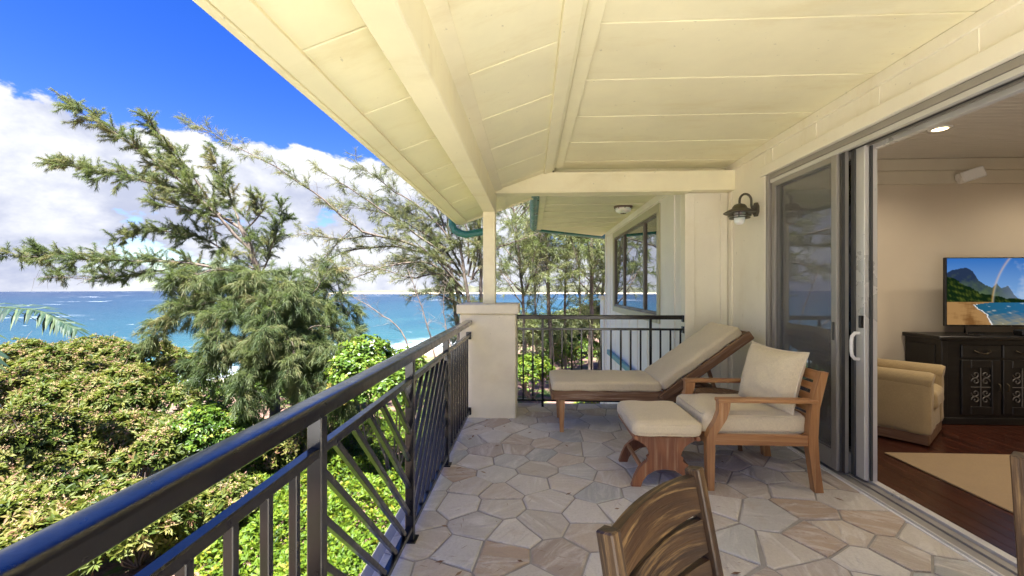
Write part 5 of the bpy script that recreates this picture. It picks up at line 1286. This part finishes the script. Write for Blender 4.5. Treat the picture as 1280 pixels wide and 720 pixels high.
bush('sea_grape_bush', 'wide shrub on the bank beyond the dense casuarina', 'bush', 380, 24, -2.2, 2.8, 317, 2400, M['bushleaf'], (.17, .08), .5)
bush('sea_grape_bush', 'low shrub on the bank behind the bare saplings', 'bush', 545, 22, -2.2, 2.2, 315, 1900, M['bushleaf'], (.15, .07), .5)
bush('grove_bush', 'bright green bush on the litter beside the pillar', 'bush', 664, 19, -1.35, 1.1, 303, 1300, M['ground_leaf'], (.16, .08), .45)
bush('grove_bush', 'bright lime bush at the foot of the wing wall', 'bush', 742, 17, -2.2, .95, 304, 1300, M['ground_leaf'], (.14, .07), .6)
bush('grove_bush', 'olive undergrowth bush among the grove trunks', 'bush', 712, 25, -1.1, 1.7, 305, 1700, M['bushleaf'], (.18, .09), .55)
bush('grove_bush', 'tall olive bush far back in the grove by the column', 'bush', 640, 28, .4, 2.4, 306, 2000, M['needleC'], (.22, .06), .5)
bush('grove_bush', 'pale leafy bush against the far wing corner', 'bush', 755, 26, .8, 1.9, 307, 2000, M['needleC'], (.20, .07), .6)
bush('grove_bush', 'dark low bush under the thick trunk', 'bush', 690, 30, .3, 2.6, 308, 2000, M['farleaf'], (.25, .08), .5)
bush('grove_bush', 'loose bush behind the bare saplings by the pillar', 'bush', 600, 20, -.3, 1.7, 309, 1900, M['needleB'], (.20, .06), .4)
for k, (px, d, zt_b, rad, lab) in enumerate(((632, 34, -.4, 3, 'broad olive thicket far behind the column'), (676, 38, -.2, 3.2, 'broad olive thicket behind the straight trunk'), (716, 36, -.1, 3, 'broad olive thicket behind the leaning trunks'), (752, 34, .3, 2.8, 'broad olive thicket behind the wing pillar'))):
    bush('grove_thicket', lab, 'thicket', px, d, zt_b, rad, 330 + k, 2600, M[('needleC', 'bushleaf', 'needleC', 'farleaf')[k]], (.30, .10), .5)
# ---- lime ground cover below the railing (uncountable)
r = np.random.default_rng(5); n = 26000
gx_ = r.uniform(-8.5, -.9, n); gy_ = r.uniform(.6, 16.5, n); keep = (gx_ > -1.5 - gy_ * .62) ; gx_, gy_ = gx_[keep], gy_[keep]
hgt = .42 + .18 * np.sin(gx_ * 2.3) * np.sin(gy_ * 1.9) + .10 * np.sin(gx_ * 5.1 + gy_ * 4.3)
gC = np.stack([gx_, gy_, gz(gx_, gy_) + hgt * r.uniform(.55, 1.05, len(gx_))], 1)
gc = leaf_cloud('ground_cover', gC, unit(r.normal(0, .35, gC.shape) + np.array([0, 0, 1])), 6, .095, .05, (.0, .9), M['ground_leaf'], None, 9, .5, .2); setp(gc, 'bright lime green ground cover plants below the railing', 'ground cover', None, 'stuff')
# grass patches beside the grove
n = 9000; a = P(700, 360, 9); gx_ = r.normal(a.x, 2.2, n); gy_ = r.uniform(6, 15, n); keep = (gx_ < 1.5) & (gx_ > -1.6); gx_, gy_ = gx_[keep], gy_[keep]
gC = np.stack([gx_, gy_, gz(gx_, gy_)], 1); gr = leaf_cloud('grass', gC, unit(r.normal(0, .3, gC.shape) + np.array([0, 0, 1])), 4, .14, .018, (.9, 3), M['ground_leaf'], None, 10, .6, .2); setp(gr, 'yellow green grass tufts behind the back railing', 'grass', None, 'stuff')
# ---- fallen needles and leaf bits on the stones
n = 150; lx_ = np.where(r.random(n) < .55, -.60 + np.abs(r.normal(0, .25, n)), r.uniform(-.55, 2.2, n)); ly_ = r.uniform(1.6, 5.0, n); a_ = r.uniform(0, 6.28, n); ll = r.uniform(.02, .07, n)[:, None]
c_ = np.stack([lx_, ly_, np.full(n, .0065)], 1); d_ = np.stack([np.cos(a_), np.sin(a_), r.uniform(-.02, .05, n)], 1) * ll; s_ = np.stack([-np.sin(a_), np.cos(a_), 0 * a_], 1) * np.where(r.random(n) < .25, .009, .0016)[:, None]
V = np.stack([c_ - d_ * .5, c_ + s_, c_ + d_ * .5, c_ - s_], 1).reshape(-1, 3); i4 = np.arange(n)[:, None] * 4
setp(fast_mesh('leaf_litter', V, np.concatenate([i4 + np.array([0, 1, 2]), i4 + np.array([0, 2, 3])], 1).reshape(-1, 3), np.repeat(r.uniform(0, .5, n), 2), M['blossom']), 'dry needles and leaf bits scattered on the flagstones', 'leaf litter', None, 'stuff')
# ---- coconut palm: trunk out of frame, fronds reach in from the side
pc = P(-190, 372, 9.0); pg = float(gz(pc.x, pc.y)); palm = thing('coconut_palm', 'coconut palm frond reaching in over the sea', 'palm', (pc.x, pc.y, pg))
Hc = pc.z - pg
b = MB(); b.tube([(.25, .1, -.1), (.2, .1, Hc * .3), (.1, .03, Hc * .7), (0, 0, Hc)], [.16, .13, .11, .10], 12); b.build('trunk', M['twig'], palm)
lm = {}
def frond(pts, L, seed):
    q = np.array([tuple(Vector(p) - Vector((pc.x, pc.y, pg))) for p in pts]); k = np.linspace(0, len(q) - 1, 61); cc = np.stack([np.interp(k, np.arange(len(q)), q[:, j]) for j in range(3)], 1)
    for _ in range(6): cc[1:-1] = (cc[:-2] + 2 * cc[1:-1] + cc[2:]) / 4
    b = MB(); b.tube([tuple(p) for p in cc], [.022 - .018 * i / 60 for i in range(61)], 6); fr = b.build('frond', M['palm'], palm); at = fr.data.attributes.new('tint', 'FLOAT', 'FACE'); at.data.foreach_set('value', [.85] * len(fr.data.polygons))
    r = random.Random(seed); tg = np.gradient(cc, axis=0)
    for i in range(6, 61):
        t_ = Vector(tg[i]).normalized(); side = t_.cross(Vector((0, 0, 1))).normalized()
        for s_ in (-1, 1):
            f_ = i / 60; l_ = L * (1.0 - abs(f_ - .45) * 1.1) * r.uniform(.85, 1.1); d = (side * s_ * .8 + t_ * (.45 + .5 * f_) + Vector((0, 0, -.10 + r.uniform(-.45, .45)))).normalized(); p0 = Vector(cc[i])
            up = d.cross(t_).normalized() * .0; wv = t_.cross(d).cross(d).normalized() * .034; p1 = p0 + d * l_ * .5 + Vector((0, 0, -.02)); p2 = p0 + d * l_ + Vector((0, 0, -.20 * l_ - .03)); fd = Vector((0, 0, -.012))
            V = [p0 - wv * .5, p0 + wv * .5, p1 - wv, p1 + wv, p2, p1 + fd * 0 + Vector((0, 0, .012))]
            me = bpy.data.meshes.new('leaflet'); me.from_pydata([tuple(x) for x in V], [], [[0, 1, 5], [0, 5, 2], [1, 3, 5], [2, 5, 4], [5, 3, 4]]); me.update(); a_ = me.attributes.new('tint', 'FLOAT', 'FACE'); a_.data.foreach_set('value', [min(1, max(0, r.gauss(.45 + .25 * max(0, f_ - .6), .2)))] * 5); link_mesh('leaflet', me, M['palm'], fr)
frond([P(-190, 395, 9), P(-110, 384, 8.8), P(-20, 382, 8.6), P(50, 388, 8.5), P(95, 412, 8.4)], .72, 1)
frond([P(-190, 372, 9), P(-150, 340, 8.5), P(-90, 350, 7.8), P(-40, 400, 7.2), P(-15, 450, 7.0)], .7, 2)
frond([P(-190, 372, 9), P(-150, 330, 9.6), P(-100, 320, 10.4), P(-45, 335, 11), P(-15, 365, 11.4)], .7, 3)
frond([P(-190, 372, 9), P(-240, 340, 9), P(-300, 340, 9), P(-350, 380, 9)], .7, 4)
print('needles', nA, nB, nC)
